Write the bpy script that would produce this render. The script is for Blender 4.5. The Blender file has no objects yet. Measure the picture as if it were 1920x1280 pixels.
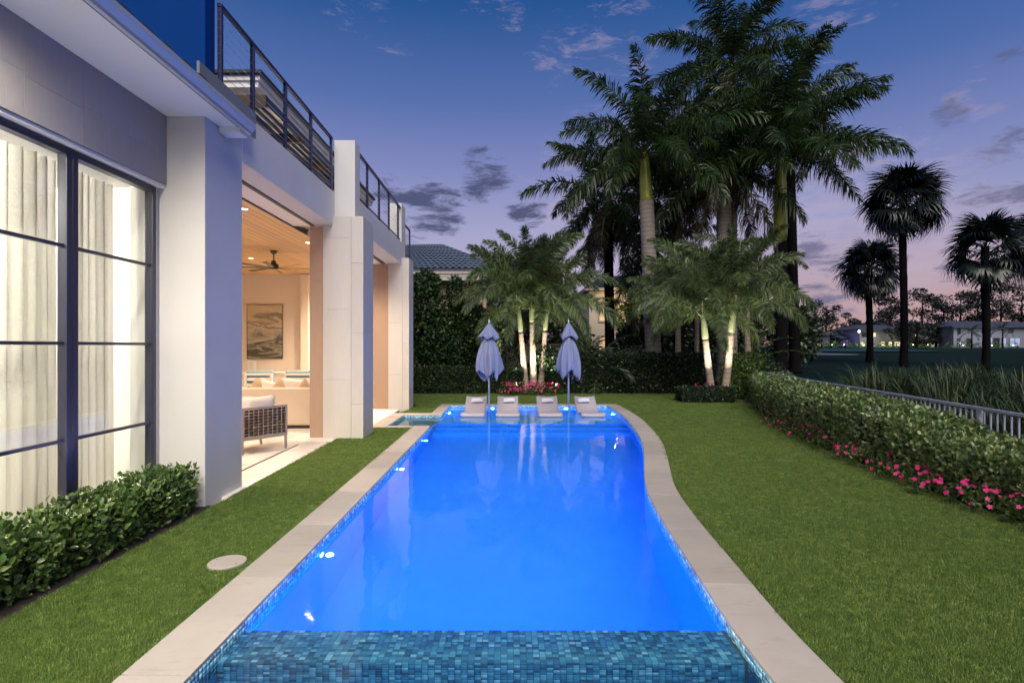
import bpy, math, random
import numpy as np
from mathutils import Vector, Matrix
R = math.radians
random.seed(7); RNG = np.random.default_rng(7)
scene = bpy.context.scene
COL = scene.collection
PI = math.pi

# ------------------------------------------------------------------ camera
FPX = 1040.0; UC = 950.0; VC = 650.0; CH = 1.7
cam_d = bpy.data.cameras.new('camera'); cam = bpy.data.objects.new('camera', cam_d); COL.objects.link(cam)
cam.location = (0, 0, CH); cam.rotation_euler = (R(90), 0, 0)
cam_d.sensor_width = 36; cam_d.lens = 36 * FPX / 1920
cam_d.shift_x = 10 / 1920; cam_d.shift_y = 10 / 1920
cam_d.clip_start = 0.05; cam_d.clip_end = 2000
scene.camera = cam

def lin(r, g, b):
    f = lambda c: (c/255/12.92) if c/255 <= .04045 else ((c/255+.055)/1.055)**2.4
    return (f(r), f(g), f(b), 1)

# ------------------------------------------------------------------ world: dusk sky
world = bpy.data.worlds.new('World'); scene.world = world; world.use_nodes = True
WT = world.node_tree; WT.nodes.clear()
def wn(t, **k):
    n = WT.nodes.new(t)
    for a, v in k.items(): setattr(n, a, v)
    return n
def wmath(op, a, b=None, clamp=False):
    n = wn('ShaderNodeMath', operation=op, use_clamp=clamp)
    for i, v in enumerate((a, b)):
        if v is None: continue
        if isinstance(v, (int, float)): n.inputs[i].default_value = v
        else: WT.links.new(v, n.inputs[i])
    return n.outputs[0]
def wmix(f, a, b):
    n = wn('ShaderNodeMix', data_type='RGBA')
    for s, v in ((0, f), (6, a), (7, b)):
        if isinstance(v, (int, float)): n.inputs[s].default_value = v
        elif isinstance(v, tuple): n.inputs[s].default_value = v
        else: WT.links.new(v, n.inputs[s])
    return n.outputs[2]
tc = wn('ShaderNodeTexCoord'); sep = wn('ShaderNodeSeparateXYZ')
WT.links.new(tc.outputs['Generated'], sep.inputs[0])
SX, SY, SZ = sep.outputs
ramp = wn('ShaderNodeValToRGB'); WT.links.new(SZ, ramp.inputs[0])
def set_ramp(rp, stops):
    while len(rp.elements) > 1: rp.elements.remove(rp.elements[-1])
    rp.elements[0].position = stops[0][0]; rp.elements[0].color = stops[0][1]
    for p, c in stops[1:]:
        e = rp.elements.new(p); e.color = c
set_ramp(ramp.color_ramp, [(0.0, lin(128,112,128)), (.05, lin(156,140,158)), (.12, lin(178,168,194)), (.20, lin(158,158,194)),
    (.30, lin(124,132,182)), (.40, lin(84,108,166)), (.52, lin(40,82,142)), (.75, lin(12,50,118)), (1.0, lin(8,38,98))])
rampw = wn('ShaderNodeValToRGB'); WT.links.new(SZ, rampw.inputs[0])
set_ramp(rampw.color_ramp, [(0.0, lin(166,120,112)), (.05, lin(184,148,146)), (.11, lin(176,156,168)), (.20, lin(146,150,188)),
    (.30, lin(114,126,178)), (.40, lin(74,102,162)), (.52, lin(36,82,144)), (.75, lin(12,50,118)), (1.0, lin(8,38,98))])
az = wn('ShaderNodeMapRange', interpolation_type='SMOOTHSTEP')
WT.links.new(wmath('ARCTAN2', SX, SY), az.inputs[0])
az.inputs[1].default_value = R(8); az.inputs[2].default_value = R(36)
sky = wmix(az.outputs[0], ramp.outputs[0], rampw.outputs[0])
# clouds: drifting bands of noise inside soft patches of sky
cm = wn('ShaderNodeMapping'); cm.inputs['Scale'].default_value = (1, 1, 3.4)
WT.links.new(tc.outputs['Generated'], cm.inputs[0])
nz = wn('ShaderNodeTexNoise'); nz.inputs['Scale'].default_value = 11; nz.inputs['Detail'].default_value = 8; nz.inputs['Roughness'].default_value = .70
nz.inputs['Distortion'].default_value = .3
WT.links.new(cm.outputs[0], nz.inputs[0])
nzf = wmath('MULTIPLY_ADD', nz.outputs['Fac'], 2.2); WT.nodes[-1].inputs[2].default_value = -.6
nb = wn('ShaderNodeTexNoise'); nb.inputs['Scale'].default_value = 3.0; nb.inputs['Detail'].default_value = 5
WT.links.new(cm.outputs[0], nb.inputs[0])
def spotmask(u, v, rad):
    d = Vector(((u-UC)/FPX, 1, (VC-v)/FPX)).normalized()
    dp = wn('ShaderNodeVectorMath', operation='DOT_PRODUCT'); WT.links.new(tc.outputs['Generated'], dp.inputs[0]); dp.inputs[1].default_value = d
    mr = wn('ShaderNodeMapRange', interpolation_type='SMOOTHSTEP'); WT.links.new(dp.outputs['Value'], mr.inputs[0])
    mr.inputs[1].default_value = math.cos(rad); mr.inputs[2].default_value = 1.0
    return mr.outputs[0]
def cloud(skyc, spots, lo, hi, col, amt):
    acc = None
    for s in spots:
        m = spotmask(*s); acc = m if acc is None else wmath('MAXIMUM', acc, m)
    mod = wmath('MULTIPLY', acc, .42)
    sm = wmath('ADD', nzf, mod)
    mr = wn('ShaderNodeMapRange', interpolation_type='SMOOTHSTEP'); WT.links.new(sm, mr.inputs[0])
    mr.inputs[1].default_value = lo; mr.inputs[2].default_value = hi
    f = wmath('MULTIPLY', wmath('MULTIPLY', mr.outputs[0], amt), wmath('MINIMUM', wmath('MULTIPLY', acc, 3), 1))
    return wmix(f, skyc, col)
sky = cloud(sky, [(1180,20,.17),(1060,85,.085),(960,-40,.12),(700,-60,.14),(1560,10,.10),(1830,180,.06)], .84, 1.2, lin(150,142,172), .55)
sky = cloud(sky, [(1700,470,.2),(1200,420,.25),(1500,380,.16)], .55, 1.15, lin(182,166,190), .45)
sky = cloud(sky, [(800,385,.075),(835,398,.05),(912,330,.062),(900,352,.04),(985,392,.05),(740,365,.05),(780,430,.05)], .68, 1.08, lin(70,76,108), .92)
sky = cloud(sky, [(1890,318,.10),(1780,222,.035),(1535,500,.08),(1560,560,.07),(1800,525,.05),(1900,95,.04),(1990,300,.1)], .82, 1.22, lin(88,92,124), .75)
below = wn('ShaderNodeMapRange'); WT.links.new(SZ, below.inputs[0]); below.inputs[1].default_value = -.06; below.inputs[2].default_value = 0.0
sky = wmix(below.outputs[0], (.012, .016, .02, 1), sky)
bg = wn('ShaderNodeBackground'); WT.links.new(sky, bg.inputs[0]); bg.inputs[1].default_value = 1.0
wo = wn('ShaderNodeOutputWorld'); WT.links.new(bg.outputs[0], wo.inputs[0])

# soft low light of the evening from behind the camera
sun_d = bpy.data.lights.new('sun', 'SUN'); sun_d.energy = 3.7; sun_d.angle = R(48); sun_d.color = (1.0, .93, .83)
sun = bpy.data.objects.new('sun', sun_d); COL.objects.link(sun)
sun.rotation_euler = Vector((-.12, .72, -.68)).to_track_quat('-Z', 'Y').to_euler(); sun.location = (0, -10, 12)

vs = scene.view_settings
vs.view_transform = 'Standard'; vs.look = 'None'; vs.exposure = 0.15; vs.gamma = 1
try: vs.use_curve_mapping = False
except Exception: pass
scene.render.engine = 'CYCLES'
cy = scene.cycles
cy.use_denoising = True
cy.max_bounces = 8; cy.diffuse_bounces = 4; cy.glossy_bounces = 4; cy.transmission_bounces = 6; cy.transparent_max_bounces = 24
cy.caustics_reflective = False; cy.caustics_refractive = True
cy.sample_clamp_indirect = 6

# ------------------------------------------------------------------ helpers
def P(u, v, Y): return Vector(((u-UC)*Y/FPX, Y, CH + (VC-v)*Y/FPX))
def G(u, v, z=0.0):
    Y = (CH-z)*FPX/(v-VC); return ((u-UC)*Y/FPX, Y)

class MB:
    def __init__(s): s.v = []; s.f = []
    def add(s, vs, fs):
        o = len(s.v); s.v += [tuple(p) for p in vs]; s.f += [tuple(i+o for i in f) for f in fs]; return s
    def box(s, x0, x1, y0, y1, z0, z1, M=None, c=0.0):
        if c > 0:
            vs = []
            for z, e in ((z0, c), (z0+c, 0), (z1-c, 0), (z1, c)):
                vs += [(x0+e,y0+e,z),(x1-e,y0+e,z),(x1-e,y1-e,z),(x0+e,y1-e,z)]
            fs = [(3,2,1,0),(12,13,14,15)]
            for k in range(3):
                for i in range(4):
                    j = (i+1) % 4; fs.append((k*4+i, k*4+j, k*4+4+j, k*4+4+i))
        else:
            vs = [(x0,y0,z0),(x1,y0,z0),(x1,y1,z0),(x0,y1,z0),(x0,y0,z1),(x1,y0,z1),(x1,y1,z1),(x0,y1,z1)]
            fs = [(3,2,1,0),(4,5,6,7),(0,1,5,4),(1,2,6,5),(2,3,7,6),(3,0,4,7)]
        if M is not None: vs = [M @ Vector(p) for p in vs]
        return s.add(vs, fs)
    def tube(s, pts, rad, n=8, cap=True):
        pts = [Vector(p) for p in pts]; m = len(pts)
        if isinstance(rad, (int, float)): rad = [rad]*m
        vs = []; up = None
        for i, p in enumerate(pts):
            d = (pts[min(i+1, m-1)] - pts[max(i-1, 0)]).normalized()
            if up is None: up = Vector((0,1,0)) if abs(d.y) < .9 else Vector((1,0,0))
            a = d.cross(up).normalized(); b = d.cross(a).normalized(); up = -b if False else up
            for k in range(n):
                t = 2*PI*k/n; vs.append(p + (a*math.cos(t)+b*math.sin(t))*rad[i])
        fs = [(i*n+k, i*n+(k+1) % n, (i+1)*n+(k+1) % n, (i+1)*n+k) for i in range(m-1) for k in range(n)]
        if cap: fs += [tuple(range(n-1, -1, -1)), tuple((m-1)*n+k for k in range(n))]
        return s.add(vs, fs)
    def lathe(s, prof, n=24, c=(0,0,0), cap=True):
        vs = []
        for r, z in prof:
            for k in range(n):
                t = 2*PI*k/n; vs.append((c[0]+r*math.cos(t), c[1]+r*math.sin(t), c[2]+z))
        m = len(prof)
        fs = [(i*n+k, i*n+(k+1) % n, (i+1)*n+(k+1) % n, (i+1)*n+k) for i in range(m-1) for k in range(n)]
        if cap: fs += [tuple(range(n-1, -1, -1)), tuple((m-1)*n+k for k in range(n))]
        return s.add(vs, fs)
    def prism(s, prof, x0, x1):          # profile of (y, z) swept along x
        n = len(prof); vs = [(x0, y, z) for y, z in prof] + [(x1, y, z) for y, z in prof]
        fs = [(i, (i+1) % n, n+(i+1) % n, n+i) for i in range(n)] + [tuple(range(n-1,-1,-1)), tuple(range(n, 2*n))]
        return s.add(vs, fs)
    def prismy(s, prof, y0, y1):         # profile of (x, z) swept along y
        n = len(prof); vs = [(x, y0, z) for x, z in prof] + [(x, y1, z) for x, z in prof]
        fs = [(i, n+i, n+(i+1) % n, (i+1) % n) for i in range(n)] + [tuple(range(n)), tuple(range(2*n-1, n-1, -1))]
        return s.add(vs, fs)
    def mesh(s, name):
        me = bpy.data.meshes.new(name); me.from_pydata(s.v, [], s.f); me.update(); return me
    def build(s, name, mat, parent=None, smooth=False, bevel=0, world_xy=True):
        return obj(name, s.mesh(name), mat, parent, smooth, bevel)

def fix_normals(me):
    import bmesh
    b = bmesh.new(); b.from_mesh(me); bmesh.ops.recalc_face_normals(b, faces=b.faces); b.to_mesh(me); b.free()
def obj(name, me, mat=None, parent=None, smooth=False, bevel=0):
    o = bpy.data.objects.new(name, me); COL.objects.link(o)
    if mat is not None and not me.materials: me.materials.append(mat)
    if smooth: me.polygons.foreach_set('use_smooth', [True]*len(me.polygons))
    if len(me.polygons) < 4000 and name != 'water': fix_normals(me)
    if parent is not None:
        o.parent = parent; o.matrix_parent_inverse = world_mat(parent).inverted()
    if bevel:
        b = o.modifiers.new('bevel', 'BEVEL'); b.width = bevel; b.segments = 2; b.limit_method = 'ANGLE'
    return o
def world_mat(o):
    m = Matrix.LocRotScale(o.location, o.rotation_euler, o.scale)
    if o.parent: return world_mat(o.parent) @ o.matrix_parent_inverse @ m
    return m
def tag(o, label=None, cat=None, group=None, kind=None):
    if label: o['label'] = label
    if cat: o['category'] = cat
    if group: o['group'] = group
    if kind: o['kind'] = kind
    return o
def thing(name, label, cat, loc=(0,0,0), rz=0.0, group=None):
    o = bpy.data.objects.new(name, None); COL.objects.link(o); o.empty_display_size = .1
    o.location = loc; o.rotation_euler = (0,0,rz); tag(o, label, cat, group); return o
KIDS = {}
def copy_tree(o, parent=None):
    c = o.copy(); COL.objects.link(c)
    if parent is not None: c.parent = parent
    for ch in list(o.children): copy_tree(ch, c)
    return c
def inst(name, me, parent, M):
    o = bpy.data.objects.new(name, me); COL.objects.link(o); o.parent = parent
    o.matrix_parent_inverse = world_mat(parent).inverted(); o.matrix_basis = M; return o
def np_mesh(name, V, F, mat=None, smooth=False):
    V = np.asarray(V, dtype=np.float32).reshape(-1, 3); F = np.asarray(F, dtype=np.int32)
    me = bpy.data.meshes.new(name); k = F.shape[1]
    me.vertices.add(len(V)); me.vertices.foreach_set('co', V.ravel())
    me.loops.add(F.size); me.loops.foreach_set('vertex_index', F.ravel())
    me.polygons.add(len(F)); me.polygons.foreach_set('loop_start', np.arange(0, F.size, k, dtype=np.int32))
    me.update(calc_edges=True); me.validate()
    if smooth: me.polygons.foreach_set('use_smooth', np.ones(len(F), dtype=bool))
    if mat: me.materials.append(mat)
    return me

# ------------------------------------------------------------------ materials
MATS = {}
class NT:
    def __init__(s, name):
        s.m = bpy.data.materials.new(name); s.m.use_nodes = True; s.t = s.m.node_tree; s.t.nodes.clear()
        s.out = s.t.nodes.new('ShaderNodeOutputMaterial'); MATS[name] = s.m
    def n(s, t, ins=None, **k):
        nd = s.t.nodes.new(t)
        for a, v in k.items(): setattr(nd, a, v)
        for i, v in (ins or {}).items():
            if isinstance(v, bpy.types.NodeSocket): s.t.links.new(v, nd.inputs[i])
            else: nd.inputs[i].default_value = v
        return nd
    def mix(s, f, a, b, blend='MIX'):
        nd = s.n('ShaderNodeMix', {0: f, 6: a, 7: b}, data_type='RGBA', blend_type=blend); return nd.outputs[2]
    def math(s, op, a, b=0.0): return s.n('ShaderNodeMath', {0: a, 1: b}, operation=op).outputs[0]
    def noise(s, scale, detail=4, rough=.55, vec=None, dist=0):
        nd = s.n('ShaderNodeTexNoise', {'Scale': scale, 'Detail': detail, 'Roughness': rough, 'Distortion': dist})
        if vec is None: vec = s.coord()
        s.t.links.new(vec, nd.inputs['Vector']); return nd.outputs['Fac']
    def coord(s, scale=None):
        c = s.n('ShaderNodeTexCoord').outputs['Object']
        if scale is None: return c
        return s.n('ShaderNodeMapping', {'Vector': c, 'Scale': scale}).outputs[0]
    def pos(s, scale=None):
        c = s.n('ShaderNodeNewGeometry').outputs['Position']
        if scale is None: return c
        return s.n('ShaderNodeMapping', {'Vector': c, 'Scale': scale}).outputs[0]
    def ramp(s, f, stops):
        nd = s.n('ShaderNodeValToRGB', {0: f}); set_ramp(nd.color_ramp, stops); return nd.outputs[0]
    def bump(s, h, strength=.3, dist=.01): return s.n('ShaderNodeBump', {'Strength': strength, 'Distance': dist, 'Height': h}).outputs[0]
    def bsdf(s, color, rough=.6, metal=0, normal=None, spec=.5, **k):
        nd = s.n('ShaderNodeBsdfPrincipled', {'Base Color': color, 'Roughness': rough, 'Metallic': metal, 'Specular IOR Level': spec})
        for a, v in k.items(): nd.inputs[a].default_value = v
        if normal is not None: s.t.links.new(normal, nd.inputs['Normal'])
        return nd.outputs[0]
    def done(s, sh): s.t.links.new(sh, s.out.inputs[0]); return s.m
def c4(c): return (c[0], c[1], c[2], 1)
def plain(name, col, rough=.6, var=.12, scale=6, bump=.0, bscale=60, metal=0, spec=.5, stretch=None, rnd=0.0):
    t = NT(name); vec = t.pos(stretch) if stretch else t.pos()
    f = t.noise(scale, 5, .6, vec)
    a = tuple(min(1, x*(1+var)) for x in col[:3]); b = tuple(x*(1-var) for x in col[:3])
    c = t.mix(f, c4(b), c4(a))
    if rnd:
        r = t.n('ShaderNodeObjectInfo').outputs['Random']
        hv = t.n('ShaderNodeHueSaturation', {'Value': t.math('ADD', t.math('MULTIPLY', r, rnd), 1-rnd/2), 'Color': c}); c = hv.outputs[0]
    nrm = t.bump(t.noise(bscale, 3, .6, vec), bump, .01) if bump else None
    return t.done(t.bsdf(c, rough, metal, nrm, spec))
def emit(name, col, strength):
    t = NT(name); e = t.n('ShaderNodeEmission', {0: c4(col), 1: strength}); return t.done(e.outputs[0])
def leafmat(name, dark, lite, rough=.45, trans=.25, hi=None, spec=.5, byobj=False):
    t = NT(name)
    r = t.n('ShaderNodeNewGeometry').outputs['Random Per Island']
    if byobj: r = t.n('ShaderNodeObjectInfo').outputs['Random']
    st = [(0, c4(dark)), (.75, c4(lite))]
    if hi: st.append((1.0, c4(hi)))
    c = t.ramp(r, st)
    c = t.mix(t.math('MULTIPLY', t.noise(1.3, 3, .5, t.pos()), .5), c, c4(dark))
    b = t.bsdf(c, rough, spec=spec)
    tr = t.n('ShaderNodeBsdfTranslucent', {0: c}).outputs[0]
    mx = t.n('ShaderNodeMixShader', {0: trans, 1: b, 2: tr}).outputs[0]
    return t.done(mx)

STUCCO = plain('white_stucco', (.61,.595,.565), .75, .06, 1.6, .22, 90)
TRIM = plain('white_trim', (.83,.80,.76), .5, .02, 2)
def stone_mat():
    t = NT('limestone_panel'); v = t.pos((9, 9, .55)); f = t.noise(6, 6, .7, v); g = t.noise(1.5, 4, .6, t.pos())
    c = t.mix(f, (.45,.435,.40,1), (.58,.565,.525,1)); c = t.mix(t.math('MULTIPLY', g, .45), c, (.52,.49,.43,1))
    r = t.n('ShaderNodeObjectInfo').outputs['Random']
    hv = t.n('ShaderNodeHueSaturation', {'Value': t.math('ADD', t.math('MULTIPLY', r, .10), .95), 'Color': c})
    return t.done(t.bsdf(hv.outputs[0], .7, 0, t.bump(t.noise(26, 5, .7, t.pos((6,6,.3))), .3, .004)))
STONE = stone_mat()
GREYSTONE = plain('grey_brushed_stone', (.33,.31,.29), .7, .12, 12, .35, 40, stretch=(6,6,.35), rnd=.07)
GROUT = plain('dark_joint', (.30,.285,.27), .9)
BROWNSTONE = plain('tan_jamb_stone', (.34,.235,.165), .65, .08, 5, .1, 50, stretch=(3,3,.6))
BRONZE = plain('dark_bronze', (.014,.015,.038), .38, .15, 5, metal=0, spec=.6)
NAVYMETAL = plain('dark_blue_painted_metal', (.006,.010,.06), .4, .1, 5)
DUSKWALL = plain('dusk_shaded_wall', (.003,.038,.19), .8, .05, 2, spec=.05)  # pale wall with its blue dusk shade painted into the base colour
FLASH = plain('grey_flashing', (.17,.19,.23), .5, .06, 4)
ALU = plain('gutter_aluminium', (.52,.53,.56), .35, .05, 3, metal=.3)
ROOFTILE = plain('dark_roof_tile', (.035,.05,.09), .6, .25, 8, rnd=.3)
def wood_mat():
    t = NT('pine_plank'); v = t.pos((1.2, 14, 14)); f = t.noise(5, 6, .65, v, .6)
    c = t.mix(f, (.50,.29,.12,1), (.68,.44,.22,1))
    r = t.n('ShaderNodeObjectInfo').outputs['Random']
    hv = t.n('ShaderNodeHueSaturation', {'Value': t.math('ADD', t.math('MULTIPLY', r, .22), .89), 'Color': c})
    return t.done(t.bsdf(hv.outputs[0], .5))
PLANK = wood_mat()
def coping_mat(name, a, b):
    t = NT(name); f = t.noise(1.6, 6, .6, t.pos()); g = t.noise(7, 7, .72, t.pos((.35,1.4,1)), .5)
    c = t.mix(f, c4(a), c4(b)); c = t.mix(t.ramp(g, [(.55,(0,0,0,1)),(.82,(.55,.55,.55,1))]), c, c4(tuple(x*.55 for x in a)))
    w = t.noise(38, 4, .7, t.pos()); c = t.mix(t.ramp(w, [(.62,(0,0,0,1)),(.8,(.35,.35,.35,1))]), c, c4(tuple(x*.6 for x in a)))
    r = t.n('ShaderNodeObjectInfo').outputs['Random']
    hv = t.n('ShaderNodeHueSaturation', {'Value': t.math('ADD', t.math('MULTIPLY', r, .22), .88), 'Color': c})
    return t.done(t.bsdf(hv.outputs[0], .62, 0, t.bump(t.noise(90, 5, .7, t.pos()), .25, .003)))
COPING = coping_mat('shellstone_coping', (.30,.265,.24), (.43,.385,.345))
PAVER = coping_mat('shellstone_paver', (.58,.53,.48), (.68,.63,.58))
PLASTER = plain('pool_plaster', (.12,.42,.76), .7, .16, .7)
LEDGE = plain('pale_ledge_plaster', (.34,.60,.80), .7, .08, 1.2)
BAYPLASTER = plain('pale_step_plaster', (.46,.52,.55), .7, .08, 2)
def mosaic_mat(name, island):
    t = NT(name)
    r = t.n('ShaderNodeNewGeometry').outputs['Random Per Island'] if island else t.n('ShaderNodeObjectInfo').outputs['Random']
    st = [(0,(.010,.045,.11)),(.12,(.012,.075,.17)),(.24,(.03,.15,.24)),(.40,(.045,.20,.27)),(.54,(.09,.27,.32)),(.64,(.02,.12,.23)),(.76,(.16,.34,.37)),(.86,(.05,.21,.31)),(.93,(.36,.44,.44)),(.97,(.008,.03,.06))]
    nd = t.n('ShaderNodeValToRGB', {0: r}); set_ramp(nd.color_ramp, [(p, c4(c)) for p, c in st]); nd.color_ramp.interpolation = 'CONSTANT'
    v = t.noise(60, 4, .65, t.pos((.25,1.6,1.6)), .8)
    c = t.mix(t.math('MULTIPLY', v, .4), nd.outputs[0], (.12,.30,.36,1)); c = t.n('ShaderNodeHueSaturation', {'Value': 2.7, 'Saturation': .82, 'Color': c}).outputs[0]
    return t.done(t.bsdf(c, .18, 0, t.bump(v, .12, .002)))
TILE_I = mosaic_mat('glass_mosaic_small', True); TILE_O = mosaic_mat('glass_mosaic', False)
def water_mat():
    t = NT('pool_water'); v = t.pos((1, .55, 1))
    h = t.math('ADD', t.noise(1.7, 3, .5, v, .3), t.math('MULTIPLY', t.noise(9, 2, .5, v), .10))
    nrm = t.bump(h, .06, .1)
    fr = t.n('ShaderNodeFresnel', {'IOR': 1.34, 'Normal': nrm}).outputs[0]
    tr = t.n('ShaderNodeBsdfRefraction', {'Color': (.62,.88,1.0,1), 'Roughness': .05, 'IOR': 1.33, 'Normal': nrm}).outputs[0]
    gl = t.n('ShaderNodeBsdfGlossy', {'Color': (1,1,1,1), 'Roughness': .035, 'Normal': nrm}).outputs[0]
    return t.done(t.n('ShaderNodeMixShader', {0: t.math('MULTIPLY', fr, .78), 1: tr, 2: gl}).outputs[0])
WATER = water_mat()
def glass_mat():
    t = NT('window_glass'); lw = t.n('ShaderNodeFresnel', {'IOR': 1.45}).outputs[0]
    tr = t.n('ShaderNodeBsdfTransparent', {0: (.93,.96,.93,1)}).outputs[0]
    gl = t.n('ShaderNodeBsdfGlossy', {'Color': (1,1,1,1), 'Roughness': .01}).outputs[0]
    return t.done(t.n('ShaderNodeMixShader', {0: t.math('MULTIPLY', lw, .17), 1: tr, 2: gl}).outputs[0])
GLASS = glass_mat()
def curtain_mat():
    t = NT('sheer_linen'); f = t.noise(14, 5, .7, t.pos((1,1,26))); g = t.noise(60, 2, .5, t.pos((12,12,1)))
    c = t.mix(f, (.76,.74,.69,1), (.86,.84,.79,1)); c = t.mix(t.math('MULTIPLY', g, .15), c, (.6,.56,.46,1))
    b = t.bsdf(c, .85); tr = t.n('ShaderNodeBsdfTranslucent', {0: c}).outputs[0]
    return t.done(t.n('ShaderNodeMixShader', {0: .5, 1: b, 2: tr}).outputs[0])
CURTAIN = curtain_mat()
ROOMWALL = plain('interior_paint', (.74,.70,.64), .8, .03, 1.5)
WARMWALL = plain('cream_interior_paint', (.74,.65,.55), .8, .03, 1.5)
FABRIC = plain('grey_canvas', (.17,.20,.35), .85, .08, 5, .12, 300)
LOUNGE = plain('white_moulded_resin', (.36,.33,.37), .5, .05, 3)
PILLOWM = plain('pale_pillow_fabric', (.62,.62,.68), .85, .06, 8, .15, 300)
STEEL = plain('brushed_steel', (.55,.58,.64), .3, .06, 8, metal=.8)
SOFA = plain('beige_upholstery', (.60,.50,.40), .9, .05, 5, .15, 250)
CREAM = plain('cream_cushion', (.70,.62,.55), .9, .05, 6, .15, 250)
TANCUSH = plain('tan_cushion', (.48,.34,.21), .9, .05, 6)
TEAL = plain('blue_grey_cushion', (.24,.34,.38), .85, .05, 6)
WHITEP = plain('white_paint', (.78,.78,.76), .5, .03, 4)
WICKER = plain('brown_wicker', (.075,.048,.032), .6, .3, 30)
CORD = plain('pale_cord', (.50,.44,.40), .8, .1, 20)
TAUPE = plain('taupe_frame', (.36,.30,.28), .5, .06, 6)
FANM = plain('dark_fan_bronze', (.05,.035,.025), .4, .1, 6)
BLACK = plain('black_metal', (.012,.012,.012), .5)
FENCEM = plain('pale_aluminium', (.40,.42,.54), .4, .05, 5, metal=.2)
TURFSOIL = plain('turf_base', (.040,.080,.012), .95, .45, 26, .5, 90)
def turf_mat(name, a, b, rng=.8):
    t = NT(name); r = t.n('ShaderNodeObjectInfo').outputs['Random']
    c = t.ramp(r, [(0, c4(a)), (.85, c4(b)), (1.0, c4(tuple(x*1.5 for x in b)))])
    g = t.noise(.9, 4, .6, t.pos()); c = t.mix(t.math('MULTIPLY', g, .5), c, c4(a))
    b_ = t.bsdf(c, .5, spec=.3); tr = t.n('ShaderNodeBsdfTranslucent', {0: c}).outputs[0]
    return t.done(t.n('ShaderNodeMixShader', {0: .25, 1: b_, 2: tr}).outputs[0])
TURF = turf_mat('turf_blade', (.060,.115,.018), (.22,.30,.070))
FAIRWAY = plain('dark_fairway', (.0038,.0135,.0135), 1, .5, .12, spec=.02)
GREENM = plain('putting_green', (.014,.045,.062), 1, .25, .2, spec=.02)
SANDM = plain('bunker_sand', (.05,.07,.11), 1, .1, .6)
SOIL = plain('garden_soil', (.03,.022,.016), .95, .3, 10, .5, 40)
# ================================================================== SETTING: pool, coping, patio, lawn
WZ = -.075
_inpx = [(1134,757),(1155,769.4),(1175,783.8),(1190,802.5),(1200,817.5),(1205.6,832.5),(1207.5,847.5),(1208,865),(1208.5,900),(1211,915),(1222,938),(1239,969),(1258,1000.6),(1280,1032),(1313,1084),(1372,1178.6)]
_in = sorted([(G(u, v)[1], G(u, v)[0]) for u, v in _inpx] + [(-2.0,1.375),(0.5,1.375),(2.0,1.37)])
_iy = np.array([a for a, b in _in]); _ix = np.array([b for a, b in _in])
YS = np.arange(-2.0, 16.17, .12); YS = np.append(YS, 16.16)
def smooth_curve(ys, xs, Y):
    y = np.interp(Y, ys, xs)
    for _ in range(14):
        z = y.copy(); z[1:-1] = (y[:-2] + 2*y[1:-1] + y[2:])/4; y = z
    return y
XR = smooth_curve(_iy, _ix, YS)
XLc = -1.640
def xr(y): return float(np.interp(y, YS, XR))
# outward normals of the right edge -> outer coping edge
_dx = np.gradient(XR, YS); _n = np.stack([np.ones_like(_dx), -_dx], 1); _n /= np.linalg.norm(_n, axis=1)[:, None]
CW = .35
XO = XR + _n[:, 0]*CW; YO = YS + _n[:, 1]*CW
def xo(y): return float(np.interp(y, YO, XO))

pool = thing('swimming_pool', None, None, (0, 8, 0)); pool['kind'] = 'structure'
DEEP = -1.45
def strip(y0, y1, z0, z1, xl=None, n=None):
    ys = [y for y in YS if y0 < y < y1]; ys = [y0] + ys + [y1]
    return [(y, xl if xl is not None else XLc, xr(y), z0 + (z1-z0)*(y-y0)/(y1-y0)) for y in ys]
m = MB()
def floorstrip(rows):
    vs = []; 
    for y, a, b, z in rows: vs += [(a, y, z), (b, y, z)]
    m.add(vs, [(2*i, 2*i+1, 2*i+3, 2*i+2) for i in range(len(rows)-1)])
floorstrip(strip(-2.0, 3.13, -1.1, -1.1))
floorstrip(strip(3.49, 12.35, -1.45, -1.35))
steps = [(12.35, -1.35, -.86), (12.75, -.86, -.60), (13.15, -.60, -.34)]
m.build('pool_floor', PLASTER, pool)
shelfm = MB(); m = shelfm; floorstrip(strip(13.15, 16.16, -.34, -.34)); m.build('tanning_ledge', LEDGE, pool)
for i, (y, za, zb) in enumerate(steps):
    s = MB(); x1 = xr(y)
    y2 = steps[i+1][0] if i < 2 else y
    s.add([(XLc,y,za),(x1,y,za),(x1,y,zb),(XLc,y,zb)], [(0,1,2,3)])
    if i < 2: s.add([(XLc,y,zb),(x1,y,zb),(xr(y2),y2,zb),(XLc,y2,zb)], [(0,1,2,3)])
    s.build('pool_step', PLASTER, pool)
w = MB()
pts = [(xr(y), y) for y in YS]
w.add([(x, y, -1.6) for x, y in pts] + [(x, y, -.062) for x, y in pts], [(i+1, i, len(pts)+i, len(pts)+i+1) for i in range(len(pts)-1)])
for y0, y1 in ((-2.0, 11.95), (13.88, 16.16)):
    w.add([(XLc,y0,-1.6),(XLc,y1,-1.6),(XLc,y1,-.062),(XLc,y0,-.062)], [(0,1,2,3)])
w.add([(XLc,16.16,-1.6),(xr(16.16),16.16,-1.6),(xr(16.16),16.16,-.062),(XLc,16.16,-.062)], [(0,1,2,3)])
w.add([(XLc,-2,-1.6),(xr(-2),-2,-1.6),(xr(-2),-2,-.062),(XLc,-2,-.062)], [(3,2,1,0)])
w.build('pool_wall', PLASTER, pool)
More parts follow.
